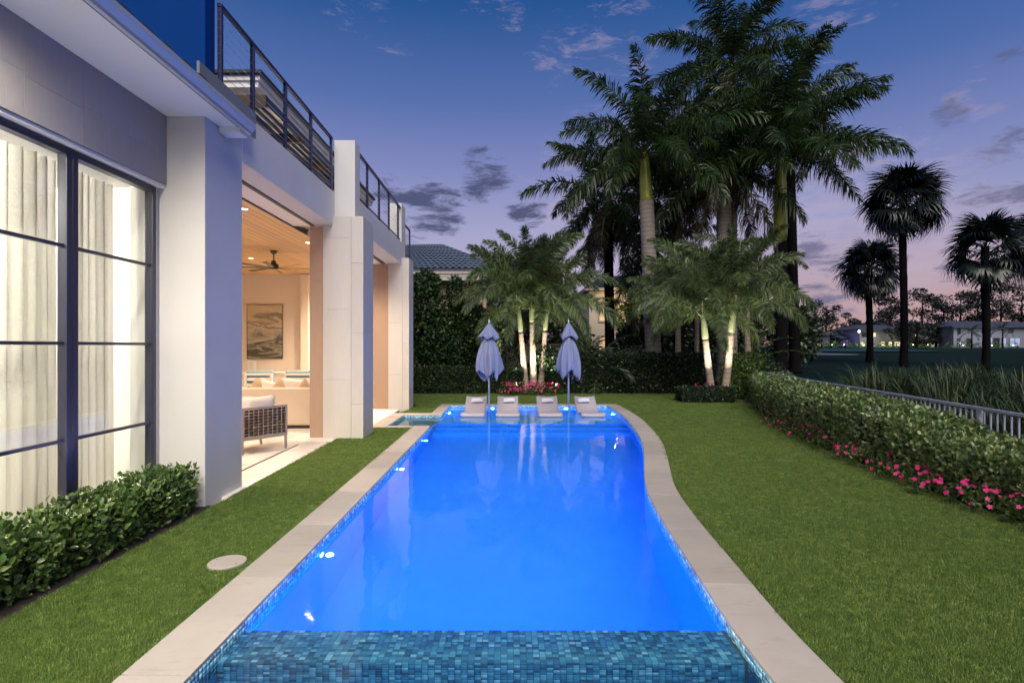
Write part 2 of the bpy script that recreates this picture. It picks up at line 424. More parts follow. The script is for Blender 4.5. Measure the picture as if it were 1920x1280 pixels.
# shallow side bay with a bench step
b = MB(); BX = -2.57
b.add([(BX,11.95,-.55),(XLc,11.95,-.55),(XLc,13.88,-.55),(BX,13.88,-.55)], [(0,1,2,3)])
for (xa,ya),(xb,yb) in (((BX,13.88),(XLc,13.88)),((BX,11.95),(BX,13.88)),((XLc,11.95),(BX,11.95))):
    b.add([(xa,ya,-.6),(xb,yb,-.6),(xb,yb,-.062),(xa,ya,-.062)], [(0,1,2,3)])
b.add([(XLc,11.95,-1.5),(XLc,13.88,-1.5),(XLc,13.88,-.55),(XLc,11.95,-.55)], [(0,1,2,3)])
b.build('side_bay', BAYPLASTER, pool)
MB().box(-2.25, XLc-.01, 12.3, 13.35, -.549, -.30, c=.02).build('bench_step', BAYPLASTER, pool)
# water: one sheet over pool and bay
rows = [(y, XLc, xr(y)) for y in YS]
wm = MB(); vs = []
for y, a, c in rows: vs += [(a+.002, y, WZ), (c-.002, y, WZ)]
wm.add(vs, [(2*i, 2*i+1, 2*i+3, 2*i+2) for i in range(len(rows)-1)])
wm.add([(BX+.002,11.952,WZ),(XLc+.002,11.952,WZ),(XLc+.002,13.878,WZ),(BX+.002,13.878,WZ)], [(0,1,2,3)])
wat = wm.build('water', WATER); wat['kind'] = 'structure'
# waterline mosaic: small tiles along the walls, joined per wall (real chips set proud of the wall)
def tile_band(path, name, nrow=7, pitch=.037, rowh=.027, top=-.020, inward=1):
    V = []; F = []
    path = [np.array(p) for p in path]; L = 0; segs = []
    for a, c in zip(path[:-1], path[1:]): segs.append((a, c, np.linalg.norm(c-a)))
    tot = sum(s[2] for s in segs); cum = np.cumsum([0]+[s[2] for s in segs])
    def at(d):
        i = min(np.searchsorted(cum, d, 'right')-1, len(segs)-1); a, c, l = segs[i]
        t = (d-cum[i])/l; dr = (c-a)/l; return a+(c-a)*t, np.array([-dr[1], dr[0]])*inward
    n = int(tot/pitch)
    for k in range(n):
        p0, n0 = at(k*pitch+.0015); p1, _ = at((k+1)*pitch-.0015)
        for r in range(nrow):
            z1 = top-r*rowh; z0 = z1-rowh+.003; o = len(V); q = n0*.004
            V += [(*p0,z0),(*p1,z0),(*p1,z1),(*p0,z1),(*(p0+q),z0),(*(p1+q),z0),(*(p1+q),z1),(*(p0+q),z1)]
            F += [(o+4,o+5,o+6,o+7),(o,o+1,o+5,o+4),(o+3,o+7,o+6,o+2),(o,o+4,o+7,o+3),(o+1,o+2,o+6,o+5)]
    o = obj(name, np_mesh(name, V, F, TILE_I), None, pool); o['kind'] = 'stuff'; return o
tile_band([(XLc, 1.4), (XLc, 11.95)], 'waterline_tile', inward=-1)
tile_band([(XLc, 13.88), (XLc, 16.16)], 'waterline_tile', inward=-1)
tile_band([(xr(y), y) for y in np.arange(1.4, 16.15, .25)], 'waterline_tile', inward=1)
tile_band([(XLc, 16.16), (xr(16.16), 16.16)], 'waterline_tile', inward=-1)
tile_band([(BX, 13.88), (XLc, 13.88)], 'waterline_tile', inward=-1, nrow=10)
tile_band([(BX, 11.95), (BX, 13.88)], 'waterline_tile', inward=-1, nrow=10)

# tiled overflow wall between pool and near basin
WY0, WY1, WTOP = 3.127, 3.487, WZ-.006
weir = thing('overflow_wall', 'submerged pool wall clad in small blue and teal glass mosaic tiles nearest the bottom of the photo', 'wall', (-.1, 3.3, -1.2))
MB().box(XLc, xr(3.3), WY0+.006, WY1-.002, -1.45, WTOP-.006).build('wall_core', GROUT, weir)
tiles = []
px, py = .0372, .0272
nx = int((xr(3.3)-.012-XLc)/px)
rr = random.Random(3)
for j in range(13):
    off = 0 if j % 1 == 0 else px/2
    for i in range(nx): tiles.append(('t', XLc+.006+(i+.5)*px, WY0+.003+(j+.5)*py))
for j in range(9):
    for i in range(nx): tiles.append(('f', XLc+.006+(i+.5)*px, WTOP-.004-(j+.5)*py))
def show(t):
    if t[0] == 't': return -((t[2])**2 + .15*abs(t[1])**2)
    return -((WY0)**2 + .15*abs(t[1])**2) - .9 - 4*(WTOP-t[2])
tiles.sort(key=show, reverse=True)
hx, hy, hz = px/2-.0016, py/2-.0014, .004
tmt = MB().box(-hx, hx, -hy, hy, -hz, hz*.2, c=.0012).mesh('tile'); tmt.materials.append(TILE_O)
tmf = MB().box(-hx, hx, -hz*.2, hz, -hy, hy, c=.0012).mesh('tile'); tmf.materials.append(TILE_O)
V = []; F = []; sm = MB()
for k, t in enumerate(tiles):
    j = rr.uniform(-.0009, .0009)
    M = Matrix.Translation((t[1], t[2], WTOP+j)) if t[0] == 't' else Matrix.Translation((t[1], WY0+j, t[2]))
    if k < 300: inst('tile', tmt if t[0] == 't' else tmf, weir, M)
    else:
        (sm.box(-hx, hx, -hy, hy, -hz, hz*.2, M) if t[0] == 't' else sm.box(-hx, hx, -hz*.2, hz, -hy, hy, M))
o = obj('tile', np_mesh('tile_field', sm.v, sm.f, TILE_I), None, weir); o['kind'] = 'stuff'

# coping stones
cop = thing('pool_coping', None, None, (-1.8, 8, 0)); cop['kind'] = 'structure'
def slab(poly, name, mat, parent, z0=-.062, z1=0.0, bev=.003):
    n = len(poly); v = [(x, y, z0) for x, y in poly] + [(x, y, z1) for x, y in poly]
    f = [tuple(range(n-1,-1,-1)), tuple(range(n, 2*n))] + [(i, (i+1) % n, n+(i+1) % n, n+i) for i in range(n)]
    return MB().add(v, f).build(name, mat, parent, bevel=bev)
J = .0036
y = -2.0
while y < 11.70:
    y2 = min(y+1.22, 11.72); slab([(-2.005,y+J),(XLc,y+J),(XLc,y2-J),(-2.005,y2-J)], 'coping_stone', COPING, cop); y = y2
for x0, x1 in ((-2.92,-2.0),(-2.0,XLc)): slab([(x0+J,11.725),(x1-J,11.725),(x1-J,11.95),(x0+J,11.95)], 'coping_stone', COPING, cop)
for x0, x1 in ((-2.92,-1.94),): slab([(x0+J,13.88),(x1-J,13.88),(x1-J,14.26),(x0+J,14.26)], 'coping_stone', COPING, cop)
slab([(-2.92+J,11.955),(BX,11.955),(BX,13.875),(-2.92+J,13.875)], 'coping_stone', COPING, cop)
for y0, y1 in ((13.885,15.0),(15.0,16.155)): slab([(-1.94+J,y0+J),(XLc,y0+J),(XLc,y1-J),(-1.94+J,y1-J)], 'coping_stone', COPING, cop)
xs = np.linspace(-1.94, xr(16.16)+.33, 6)
for a, c in zip(xs[:-1], xs[1:]): slab([(a+J,16.163),(c-J,16.163),(c-J,16.5),(a+J,16.5)], 'coping_stone', COPING, cop)
cuts = list(range(0, len(YS)-1, 10)) + [len(YS)-1]
for a, c in zip(cuts[:-1], cuts[1:]):
    inn = [(XR[i], YS[i]) for i in range(a, c+1)]; out = [(XO[i], YO[i]) for i in range(a, c+1)]
    inn[0] = (inn[0][0], inn[0][1]+J); out[0] = (out[0][0], out[0][1]+J)
    slab(inn[::-1] and (inn + out[::-1])[::-1], 'coping_stone', COPING, cop)

# patio pavers
pat = thing('patio', None, None, (-4, 9, 0)); pat['kind'] = 'structure'
MB().box(-9.4, -2.94, 5.0, 18.2, -.12, -.05).build('paver_bed', GROUT, pat)
def paver(x0, x1, y0, y1): MB().box(x0+J, x1-J, y0+J, y1-J, -.05, -.003, c=.003).build('paver', PAVER, pat)
y = 6.3; k = 0
while y < 17.3:
    y2 = min(y+.92, 17.3); x = -3.16 if y < 11.5 else -2.92
    x0 = x
    while x > -9.1:
        x2 = max(x-(.61 if k % 2 else .9) if x == x0 else x-.92, -9.2)
        paver(x2, x, y, y2); x = x2
    y = y2; k += 1
# fills between lawn strip, patio and bay
for a in ((-3.16,-2.925,11.725,14.26),): pass
MB().box(-9.3, -3.7, 5.0, 6.29, -.05, -.004).build('paver', PAVER, pat)

# lawn sheets
lawn = thing('lawn', None, None, (4, 9, -.03)); lawn['kind'] = 'structure'
HY = np.array([-2, 0, 3.0, 5.17, 5.42, 5.78, 6.25, 6.65, 7.3, 8.07, 8.62, 9.6, 11.87, 15.0, 19.4, 22])
HX = np.array([5.1, 5.0, 4.9, 4.82, 4.76, 4.77, 4.77, 4.78, 4.9, 4.98, 5.0, 5.14, 5.62, 6.55, 8.1, 9.0])
_hys = np.arange(-2, 22, .15); _hxs = smooth_curve(HY, HX, _hys)
def hedge_x(y): return float(np.interp(y, _hys, _hxs))
def zone(rows, z=-.012):
    V = []; F = []
    for y, a, c in rows: V += [(a, y, z), (c, y, z)]
    F = [(2*i, 2*i+1, 2*i+3, 2*i+2) for i in range(len(rows)-1)]
    return V, F
yr = [y for y in np.arange(-1.5, 16.5, .25)] + [16.5]
right_rows = [(y, xo(y)+.004, hedge_x(y)+.25) for y in yr]
left_rows = [(y, -3.15, -2.009) for y in np.arange(-1.5, 11.70, .25)] + [(11.72, -3.15, -2.009)]
bay_rows = [(14.265, -2.80, -1.946), (15.08, -2.655, -1.946), (15.82, -2.655, -1.946), (16.5, -2.655, -1.946)]
back_rows = [(16.505, -4.2, 7.2), (18, -6, 7.7), (20.6, -6, 8.6)]
bedl = [(y, -3.9, -3.15) for y in (-1.5, 6.0)]
for nm, rws, mt in (('turf_sheet', right_rows, TURFSOIL), ('turf_sheet', left_rows, TURFSOIL), ('turf_sheet', bay_rows, TURFSOIL), ('turf_sheet', back_rows, TURFSOIL), ('planting_bed', bedl, SOIL)):
    v, f = zone(rws); obj(nm, np_mesh(nm, v, f, mt), None, lawn)
MB().box(6.9, 9.5, 14.5, 20.5, -.05, -.016).build('planting_bed', SOIL, lawn)

# ground and golf course as one sheet reaching the horizon, risen gently to the far houses
def gz(x, y):
    g = max(0, min(1.75, (y-12)*.0152)) if y > 12 else 0.0
    return -.16 + g + (.16 if y > 14 else .16*max(0, y-12)/2 if y > 12 else 0)
gx = [-400,-120,-40,-14,-9.3,9.2,10,12,14,18,22,28,36,46,60,80,110,160,260,500]
gy = [-60,-10,-2.1,20.7,22,24,27,30,34,38,44,50,58,68,80,95,110,125,150,220,400,900]
V = [(x, y, gz(x, y)) for y in gy for x in gx]; F = []
for j in range(len(gy)-1):
    for i in range(len(gx)-1):
        if gx[i] >= -9.3 and gx[i+1] <= 9.2 and gy[j] >= -2.1 and gy[j+1] <= 20.7: continue
        n = len(gx); F.append((j*n+i, j*n+i+1, (j+1)*n+i+1, (j+1)*n+i))
V2 = [(x, y, -.16) for y in (-2.1, 20.7) for x in (4.0, 9.2)]; o = len(V); V += V2; F.append((o, o+1, o+3, o+2))
V2 = [(x, y, -.16) for y in (16.3, 20.7) for x in (-9.3, 4.0)]; o = len(V); V += V2; F.append((o, o+1, o+3, o+2))
V2 = [(x, y, -.16) for y in (-2.1, 16.3) for x in (-9.3, -3.0)]; o = len(V); V += V2; F.append((o, o+1, o+3, o+2))
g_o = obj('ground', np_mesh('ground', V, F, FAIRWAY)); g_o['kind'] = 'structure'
def patch(name, cx, cy, rx, ry, mat, dz=.03, n=36, seed=1):
    r_ = random.Random(seed); vs = [(cx, cy, gz(cx, cy)+dz)]
    for k in range(n):
        a = 2*PI*k/n; q = 1 + .12*math.sin(2*a+seed) + .07*math.sin(3*a+2*seed)
        x, yy = cx+rx*q*math.cos(a), cy+ry*q*math.sin(a); vs.append((x, yy, gz(x, yy)+dz))
    o = MB().add(vs, [(0, 1+k, 1+(k+1) % n) for k in range(n)]).build(name, mat); o['kind'] = 'structure'; return o
patch('putting_green', 46, 88, 17, 14, GREENM, .10, seed=2)
patch('sand_bunker', 37, 66, 3.6, 5, SANDM, .05, seed=4)

# ------------------------------------------------------------------ turf blades (instanced tufts)
def tuft(name, seed, h=.017, n=14, rad=.028, w=.0030):
    r_ = random.Random(seed); V = []; F = []
    for k in range(n):
        a = r_.uniform(0, 2*PI); d = rad*math.sqrt(r_.random()); x, y = d*math.cos(a), d*math.sin(a)
        ln = r_.uniform(.55, 1.1)*h; b = r_.uniform(0, 2*PI); le = r_.uniform(.2, .7)*ln; t = b+PI/2
        wx, wy = math.cos(t)*w/2, math.sin(t)*w/2; lx, ly = math.cos(b)*le, math.sin(b)*le; o = len(V)
        V += [(x-wx,y-wy,0),(x+wx,y+wy,0),(x+lx*.4+wx*.8,y+ly*.4+wy*.8,ln*.65),(x+lx*.4-wx*.8,y+ly*.4-wy*.8,ln*.65),(x+lx,y+ly,ln)]
        F += [(o,o+1,o+2),(o,o+2,o+3),(o+3,o+2,o+4)]
    o = obj(name, np_mesh(name, V, F, TURF)); o.hide_render = True; o.hide_viewport = True; o['kind'] = 'stuff'; return o
def turf_group(tobj, smin, smax):
    ng = bpy.data.node_groups.new('turf', 'GeometryNodeTree')
    ng.interface.new_socket('Geometry', in_out='INPUT', socket_type='NodeSocketGeometry'); ng.interface.new_socket('Geometry', in_out='OUTPUT', socket_type='NodeSocketGeometry')
    N = ng.nodes.new; L = ng.links.new
    gi, go = N('NodeGroupInput'), N('NodeGroupOutput'); dp = N('GeometryNodeDistributePointsOnFaces')
    na = N('GeometryNodeInputNamedAttribute'); na.data_type = 'FLOAT'; na.inputs['Name'].default_value = 'dens'
    oi = N('GeometryNodeObjectInfo'); oi.inputs['Object'].default_value = tobj
    ip = N('GeometryNodeInstanceOnPoints'); rv = N('FunctionNodeRandomValue'); rv.data_type = 'FLOAT_VECTOR'
    rv.inputs[0].default_value = (-.12,-.12,0); rv.inputs[1].default_value = (.12,.12,2*PI)
    rs = N('FunctionNodeRandomValue'); rs.data_type = 'FLOAT'; rs.inputs[2].default_value = smin; rs.inputs[3].default_value = smax
    L(gi.outputs[0], dp.inputs['Mesh']); L(na.outputs['Attribute'], dp.inputs['Density']); L(dp.outputs['Points'], ip.inputs['Points'])
    L(oi.outputs['Geometry'], ip.inputs['Instance']); L(rv.outputs[0], ip.inputs['Rotation']); L(rs.outputs[1], ip.inputs['Scale']); L(ip.outputs[0], go.inputs[0])
    return ng
T1 = tuft('grass_tuft', 1); T2 = tuft('grass_tuft', 2, h=.019, n=13, rad=.05, w=.0052)
NG1 = turf_group(T1, .75, 1.2); NG2 = turf_group(T2, .8, 1.4)
def grass_obj(rows_list, ng, fn):
    V = []; F = []; D = []
    for rws in rows_list:
        v, f = zone(rws, -.011); o = len(V); V += v; F += [tuple(i+o for i in q) for q in f]
        D += [fn((rws[i][0]+rws[i+1][0])/2) for i in range(len(rws)-1)]
    me = np_mesh('grass', V, F, TURF); at = me.attributes.new('dens', 'FLOAT', 'FACE'); at.data.foreach_set('value', np.array(D, dtype=np.float32))
    o = obj('grass', me); tag(o, kind='stuff'); md = o.modifiers.new('turf', 'NODES'); md.node_group = ng; return o
near = lambda rws: [r for r in rws if 1.9 <= r[0] <= 8.3]
far = lambda rws: [r for r in rws if r[0] >= 8.2]
grass_obj([near(right_rows), near(left_rows)], NG1, lambda y: 2900 if y < 5 else 1900)
grass_obj([far(right_rows), far(left_rows), bay_rows, [(16.505,-3.4,7.2),(18.4,-3.4,7.7),(20.3,-3.4,8.4)]], NG2, lambda y: 900 if y < 12 else 420)

# ================================================================== HOUSE
house = thing('house', 'white modern house with stone pillars and a roof terrace along the pool', 'house', (-3.6, 8, 0))
def hp(name, mat, mb, parent=None, bevel=.004, smooth=False): return mb.build(name, mat, parent or house, smooth, bevel)
# header over the window, clad in grey brushed panels
hw = hp('header_wall', GROUT, MB().box(-3.95, -3.653, -1.2, 5.95, 3.435, 4.168), bevel=0)
yc = 5.945; first = True; k = 0
while yc > -1.1:
    y0 = yc-.585; split = 3.745 if k % 2 == 0 else 3.775
    hp('stone_panel', GREYSTONE, MB().box(-3.653, -3.644, y0+.0008, yc-.0008, 3.43, split-.0008), hw, .002)
    hp('stone_panel', GREYSTONE, MB().box(-3.653, -3.644, y0+.0008, yc-.0008, split+.0008, 4.168), hw, .002)
    yc = y0; k += 1
hp('lintel_trim', TRIM, MB().box(-3.80, -3.66, -1.2, 5.948, 3.395, 3.43))
# windows
ZB = [.08, .905, 1.73, 2.555, 3.385]
def window(y0, y1):
    f = MB(); fw = .062; x0, x1 = -3.80, -3.715
    f.box(x0, x1, y0, y0+fw, .03, 3.39); f.box(x0, x1, y1-fw, y1, .03, 3.39)
    f.box(x0, x1, y0+fw, y1-fw, .03, .03+fw); f.box(x0, x1, y0+fw, y1-fw, 3.39-fw, 3.39)
    wf = hp('window', BRONZE, f, None, .006)
    zs = [.03+fw] + ZB[1:4] + [3.39-fw]
    for z in ZB[1:4]: hp('muntin', BRONZE, MB().box(-3.778, -3.737, y0+fw, y1-fw, z-.014, z+.014), wf, .003)
    for a, c in zip(zs[:-1], zs[1:]):
        za = a if a == zs[0] else a+.014; zb = c if c == zs[-1] else c-.014
        hp('pane', GLASS, MB().add([(-3.76,y0+fw,za),(-3.76,y1-fw,za),(-3.76,y1-fw,zb),(-3.76,y0+fw,zb)], [(0,1,2,3)]), wf, 0)
for i in range(5): window(5.885-1.135*(i+1)+.002, 5.885-1.135*i-.002)
hp('wall', STUCCO, MB().box(-3.95, -3.72, -1.2, 5.89, -.1, .028))
# stucco pier and beams over the patio opening
hp('stucco_pier', STUCCO, MB().box(-4.0, -3.237, 5.95, 6.79, -.1, 4.60), None, .008)
hp('wall', STUCCO, MB().box(-4.0, -3.735, 5.89, 5.948, -.1, 3.43), None, 0)
b1 = hp('beam', STUCCO, MB().box(-3.60, -3.237, 6.792, 10.448, 3.97, 4.60), None, .008)
hp('door_track', BLACK, MB().box(-3.665, -3.605, 6.8, 10.41, 3.955, 4.0), None, 0)
hp('beam', TRIM, MB().box(-4.0, -3.67, 6.8, 10.41, 3.962, 4.3), None, 0)
hp('door_track', BLACK, MB().box(-4.03, -4.003, 6.8, 17.2, 3.94, 3.99), None, 0)
hp('beam', STUCCO, MB().box(-3.30, -2.862, 11.122, 15.098, 3.97, 4.136).box(-3.30, -2.862, 10.802, 15.098, 4.1361, 4.54), None, .006)
hp('door_track', BLACK, MB().box(-3.40, -3.31, 11.13, 15.09, 3.955, 4.0), None, 0)
hp('beam', TRIM, MB().box(-4.0, -3.42, 11.13, 15.09, 3.962, 4.3), None, 0)
# clad pillars
def pillar(x0, x1, y0, y1, ztop, vx, lj, rj):
    c = hp('pillar', GROUT, MB().box(x0+.015, x1-.015, y0+.015, y1-.015, -.1, ztop-.012), None, 0)
    def panel(a): hp('stone_panel', STONE, a, c, .003)
    for xa, xb, js in ((x0, vx, lj), (vx, x1, rj)):
        zs = [-.1] + sorted(js) + [ztop]
        for za, zb in zip(zs[:-1], zs[1:]):
            panel(MB().box(xa+(J/2 if xa > x0 else 0), xb-(J/2 if xb < x1 else 0), y0, y0+.03, za+J/2, zb-J/2))
    zs = [-.1] + sorted(rj) + [ztop]
    for za, zb in zip(zs[:-1], zs[1:]): panel(MB().box(x1-.03, x1-.001, y0+.032, y1, za+J/2, zb-J/2))
    panel(MB().box(x0+.032, x1-.032, y0+.032, y1-.002, ztop-.01, ztop-.001))
    panel(MB().box(x0, x0+.012, y0+.032, y1, -.1, ztop)); panel(MB().box(x0+.014, x1-.032, y1-.014, y1, -.1, ztop))
    return c
pillar(-3.425, -2.674, 10.34, 11.12, 4.134, -2.90, (1.09, 2.40, 3.72), (.63, 1.96, 3.26))
pillar(-3.225, -2.660, 15.10, 15.80, 4.12, -2.84, (.95, 2.35, 3.6), (.55, 1.8, 3.1))
hp('upper_pier', STUCCO, MB().box(-3.25, -2.858, 10.45, 10.80, 4.137, 5.59), None, .008)
hp('upper_pier', STUCCO, MB().box(-3.22, -2.862, 15.10, 15.66, 4.122, 5.60), None, .008)
for xa, xb, ya, yb in ((-3.70, -3.428, 10.42, 11.05), (-3.66, -3.228, 15.2, 15.8)):
    jb = hp('door_jamb', GROUT, MB().box(xa+.012, xb-.012, ya+.012, yb, -.05, 3.955), None, 0)
    for za, zb in ((-.05, .92), (.92, 1.92), (1.92, 2.92), (2.92, 3.955)):
        hp('stone_panel', BROWNSTONE, MB().box(xa, xb, ya, ya+.012, za+J/2, zb-J/2).box(xa, xa+.011, ya+.0125, yb, za+J/2, zb-J/2), jb, 0)
# soffit, gutter, flashing, lower roof
hp('soffit', TRIM, MB().box(-3.95, -2.99, -1.2, 6.41, 4.170, 4.215), None, 0)
hp('soffit_return', TRIM, MB().box(-3.236, -2.99, 6.22, 6.405, 4.105, 4.169), None, .006)
gprof = [(-2.99,4.150),(-2.955,4.150),(-2.945,4.175),(-2.915,4.205),(-2.897,4.225),(-2.897,4.262),(-2.91,4.262),(-2.91,4.235),(-2.985,4.19),(-2.99,4.262)]
hp('shadow_strip', FLASH, MB().box(-3.012, -2.992, -1.2, 6.40, 4.155, 4.169), None, 0)  # grey strip put in for the shade line between soffit and gutter
gut = hp('gutter', ALU, MB().prismy(gprof[:6]+[(-2.99,4.262)], -1.2, 6.42), None, 0)
hp('flashing', FLASH, MB().box(-3.13, -3.10, 5.60, 6.86, 4.27, 4.585), None, 0)
rf = hp('lower_roof', ROOFTILE, MB().prismy([(-2.99,4.27),(-2.99,4.31),(-6.2,5.30),(-6.2,5.26)], -1.2, 5.58), None, 0)
tl = MB()
for k in range(9):
    a0 = PI*k/8; tl.v += [(-.11*math.cos(a0)*0+0, -.11*math.cos(a0), .034*math.sin(a0)), (-3.2, -.11*math.cos(a0), .99+.034*math.sin(a0))]
tl.f = [(2*k, 2*k+1, 2*k+3, 2*k+2) for k in range(8)] + [tuple(2*k for k in range(9))]
tlm = tl.mesh('roof_tile'); tlm.materials.append(ROOFTILE)
for k in range(24): inst('roof_tile', tlm, rf, Matrix.Translation((-2.965, 5.42-k*.275, 4.312)))
hp('dusk_shaded_end_wall', DUSKWALL, MB().box(-8.2, -3.30, 6.07, 6.27, 4.62, 7.2), None, 0)  # end wall wears the painted dusk shade
hp('wall', STUCCO, MB().box(-8.2, -4.001, 6.0, 6.40, -.05, 4.61), None, 0)
# railings on the terrace: top rail with posts, bottom rail and cables
def railing(x, y0, y1, zb, zt, posts):
    r = hp('railing', NAVYMETAL, MB().box(x-.025, x+.025, y0, y1, zt-.045, zt), None, .004)
    for p in posts: hp('post', NAVYMETAL, MB().box(x-.022, x+.022, p-.026, p+.026, zb+.002, zt-.047), r, .003)
    hp('bottom_rail', NAVYMETAL, MB().box(x-.016, x+.016, y0+.03, y1-.03, zb+.06, zb+.085), r, .002)
    n = 9
    for k in range(n):
        z = zb+.13+(zt-zb-.22)*k/(n-1); hp('cable', STEEL, MB().tube([(x, y0, z), (x, y1, z)], .0035, 5), r, 0)
    return r
railing(-3.262, 6.29, 10.34, 4.60, 5.60, [6.32, 7.12, 8.17, 9.23, 10.30])
railing(-2.90, 10.81, 15.09, 4.54, 5.50, [10.85, 11.53, 12.6, 13.64, 14.80])
railing(-3.16, 15.9, 18.1, 4.54, 5.50, [15.95, 17.0, 18.06])
# terrace deck, back wing and upper storey
hp('terrace_slab', STUCCO, MB().box(-9.3, -3.31, 6.41, 17.5, 4.05, 4.53), None, 0)
hp('wall', STUCCO, MB().box(-3.9, -3.25, 15.82, 18.2, -.05, 4.53), None, 0)
hp('upper_wall', STUCCO, MB().box(-9.0, -5.35, 9.3, 16.5, 4.54, 5.99), None, 0)
ev = hp('upper_eave', TRIM, MB().box(-9.3, -4.12, 9.2, 17.0, 6.0, 6.10).box(-9.3, -4.08, 9.16, 17.0, 6.101, 6.19), None, .004)
hp('roof_edge', BLACK, MB().box(-9.35, -4.03, 9.1, 17.05, 6.191, 6.25), ev, .004)
pg = hp('pergola_beam', BRONZE, MB().box(-4.07, -4.02, 9.32, 15.0, 5.74, 5.90), None, .004)
for yb in (9.2, 10.86, 12.5, 14.1): hp('crossbeam', plain('dark_stained_wood', (.05,.028,.016), .6, .2, 8) if 'dark_stained_wood' not in MATS else MATS['dark_stained_wood'], MB().box(-5.34, -4.0, yb, yb+.11, 5.70, 5.86 if yb > 9.5 else 5.88), pg, .004)
for k in range(9):
    x = -4.14-k*.135; hp('slat', BRONZE, MB().box(x-.045, x-.015, 9.33, 15.0, 5.865, 5.93), pg, 0)
# patio room: walls and plank ceiling
hp('back_wall', WARMWALL, MB().box(-9.3, -3.91, 17.3, 17.5, -.05, 4.04), None, 0)
hp('wall', WARMWALL, MB().box(-9.4, -9.2, 6.41, 17.29, -.05, 4.04), None, 0)
hp('wall', WARMWALL, MB().box(-6.35, -6.12, 17.08, 17.298, -.05, 3.93), None, 0)
ce = hp('plank_ceiling', GROUT, MB().box(-9.19, -4.035, 6.42, 17.29, 3.972, 4.04), None, 0)
x = -4.04
while x > -9.1:
    hp('plank', PLANK, MB().box(x-.146, x-.004, 6.42, 17.285, 3.95, 3.971, c=.003), ce, 0); x -= .15
hp('wall_ledge', WHITEP, MB().box(-9.19, -6.36, 16.75, 17.29, .90, .935), None, .003)
hp('ledge_front', WARMWALL, MB().box(-9.19, -6.36, 16.8, 17.285, -.04, .899), None, 0)
hp('floor_track', BLACK, MB().box(-3.655, -3.625, 6.4, 9.68, -.002, .003), None, 0)
# curtained room
hp('room_floor', PAVER, MB().box(-8.2, -3.96, -1.2, 5.99, -.05, 0.0), None, 0)
hp('room_ceiling', TRIM, MB().box(-8.2, -3.96, -1.2, 5.99, 3.40, 3.42), None, 0)
hp('room_wall', ROOMWALL, MB().box(-8.4, -8.2, -1.2, 6.0, -.05, 3.42), None, 0)
hp('room_wall', ROOMWALL, MB().box(-8.2, -3.96, -1.4, -1.21, -.05, 3.42), None, 0)
hp('room_wall', ROOMWALL, MB().box(-8.2, -4.001, 5.94, 5.995, 0.0, 3.399), None, 0)
# ================================================================== LAMPS THE PLACE HAS, AND ADDED UNSEEN ONES
def lamp(name, parent, loc, power, col, radius=.05, spot=None, aim=None, blend=.6):
    d = bpy.data.lights.new(name, 'SPOT' if spot else 'POINT'); d.energy = power; d.color = col[:3]; d.shadow_soft_size = radius
    if spot: d.spot_size = R(spot); d.spot_blend = blend
    o = bpy.data.objects.new(name, d); COL.objects.link(o)
    if parent is not None:
        o.parent = parent; o.matrix_parent_inverse = world_mat(parent).inverted()
    o.location = loc
    if aim is not None: o.rotation_euler = (Vector(aim)-Vector(loc)).to_track_quat('-Z', 'Y').to_euler()
    return o
WARM = (1.0, .78, .56); NEUT = (1.0, .90, .74); BLUE = (.008, .20, 1.0)
LENS_W = emit('warm_lens', (1, .86, .66), 7); LENS_B = emit('cool_lens', (.35, .75, 1.0), 22)
# recessed ceiling lights of the patio room
dl_spots = [(-4.29, 9.07, 3.95, 25), (-6.5, 14.1, 3.95, 25), (-4.29, 12.0, 3.95, 25), (-5.3, 7.2, 3.95, 640), (-6.8, 7.3, 3.95, 640), (-8.2, 8.4, 3.95, 640), (-8.4, 11.6, 3.95, 640), (-4.35, 13.6, 3.95, 640), (-4.5, 15.6, 3.95, 640), (-4.3, 16.7, 3.95, 640)]
dl_label = 'small round recessed light in the wooden plank ceiling of the patio room'
rim = MB().lathe([(.055,-.004),(.055,0),(.075,0),(.075,-.006)], 20, cap=False).mesh('trim_ring'); rim.materials.append(WHITEP)
len_ = MB().lathe([(.001,-.001),(.054,-.001)], 20, cap=False).mesh('lens'); len_.materials.append(LENS_W)
for i, (x, y, z, pw_) in enumerate(dl_spots):
    t = thing('downlight', dl_label, 'ceiling light', (x, y, z), 0, 'recessed lights in the patio ceiling')
    inst('trim_ring', rim, t, Matrix.Translation((x, y, z))); inst('lens', len_, t, Matrix.Translation((x, y, z-.002)))
    lamp('bulb', t, (x, y, z-.03), pw_, WARM, .06, 150, (x, y, 0), .9)
for i, (x, y) in enumerate([(-5.3,.6),(-5.3,2.2),(-5.3,3.6),(-5.4,4.6),(-6.9,5.0),(-6.9,1.5),(-6.9,3.5)]):
    t = thing('downlight', 'round recessed light in the white ceiling behind the curtains', 'ceiling light', (x, y, 3.4), 0, 'recessed lights in the curtained room')
    inst('trim_ring', rim, t, Matrix.Translation((x, y, 3.4))); inst('lens', len_, t, Matrix.Translation((x, y, 3.398)))
    lamp('bulb', t, (x, y, 3.25), 160, (1, .94, .84), .06)
lamp('added_terrace_lamp', house, (-4.75, 11.5, 4.9), 16, WARM, .1)  # unseen lamp added to warm the terrace eave
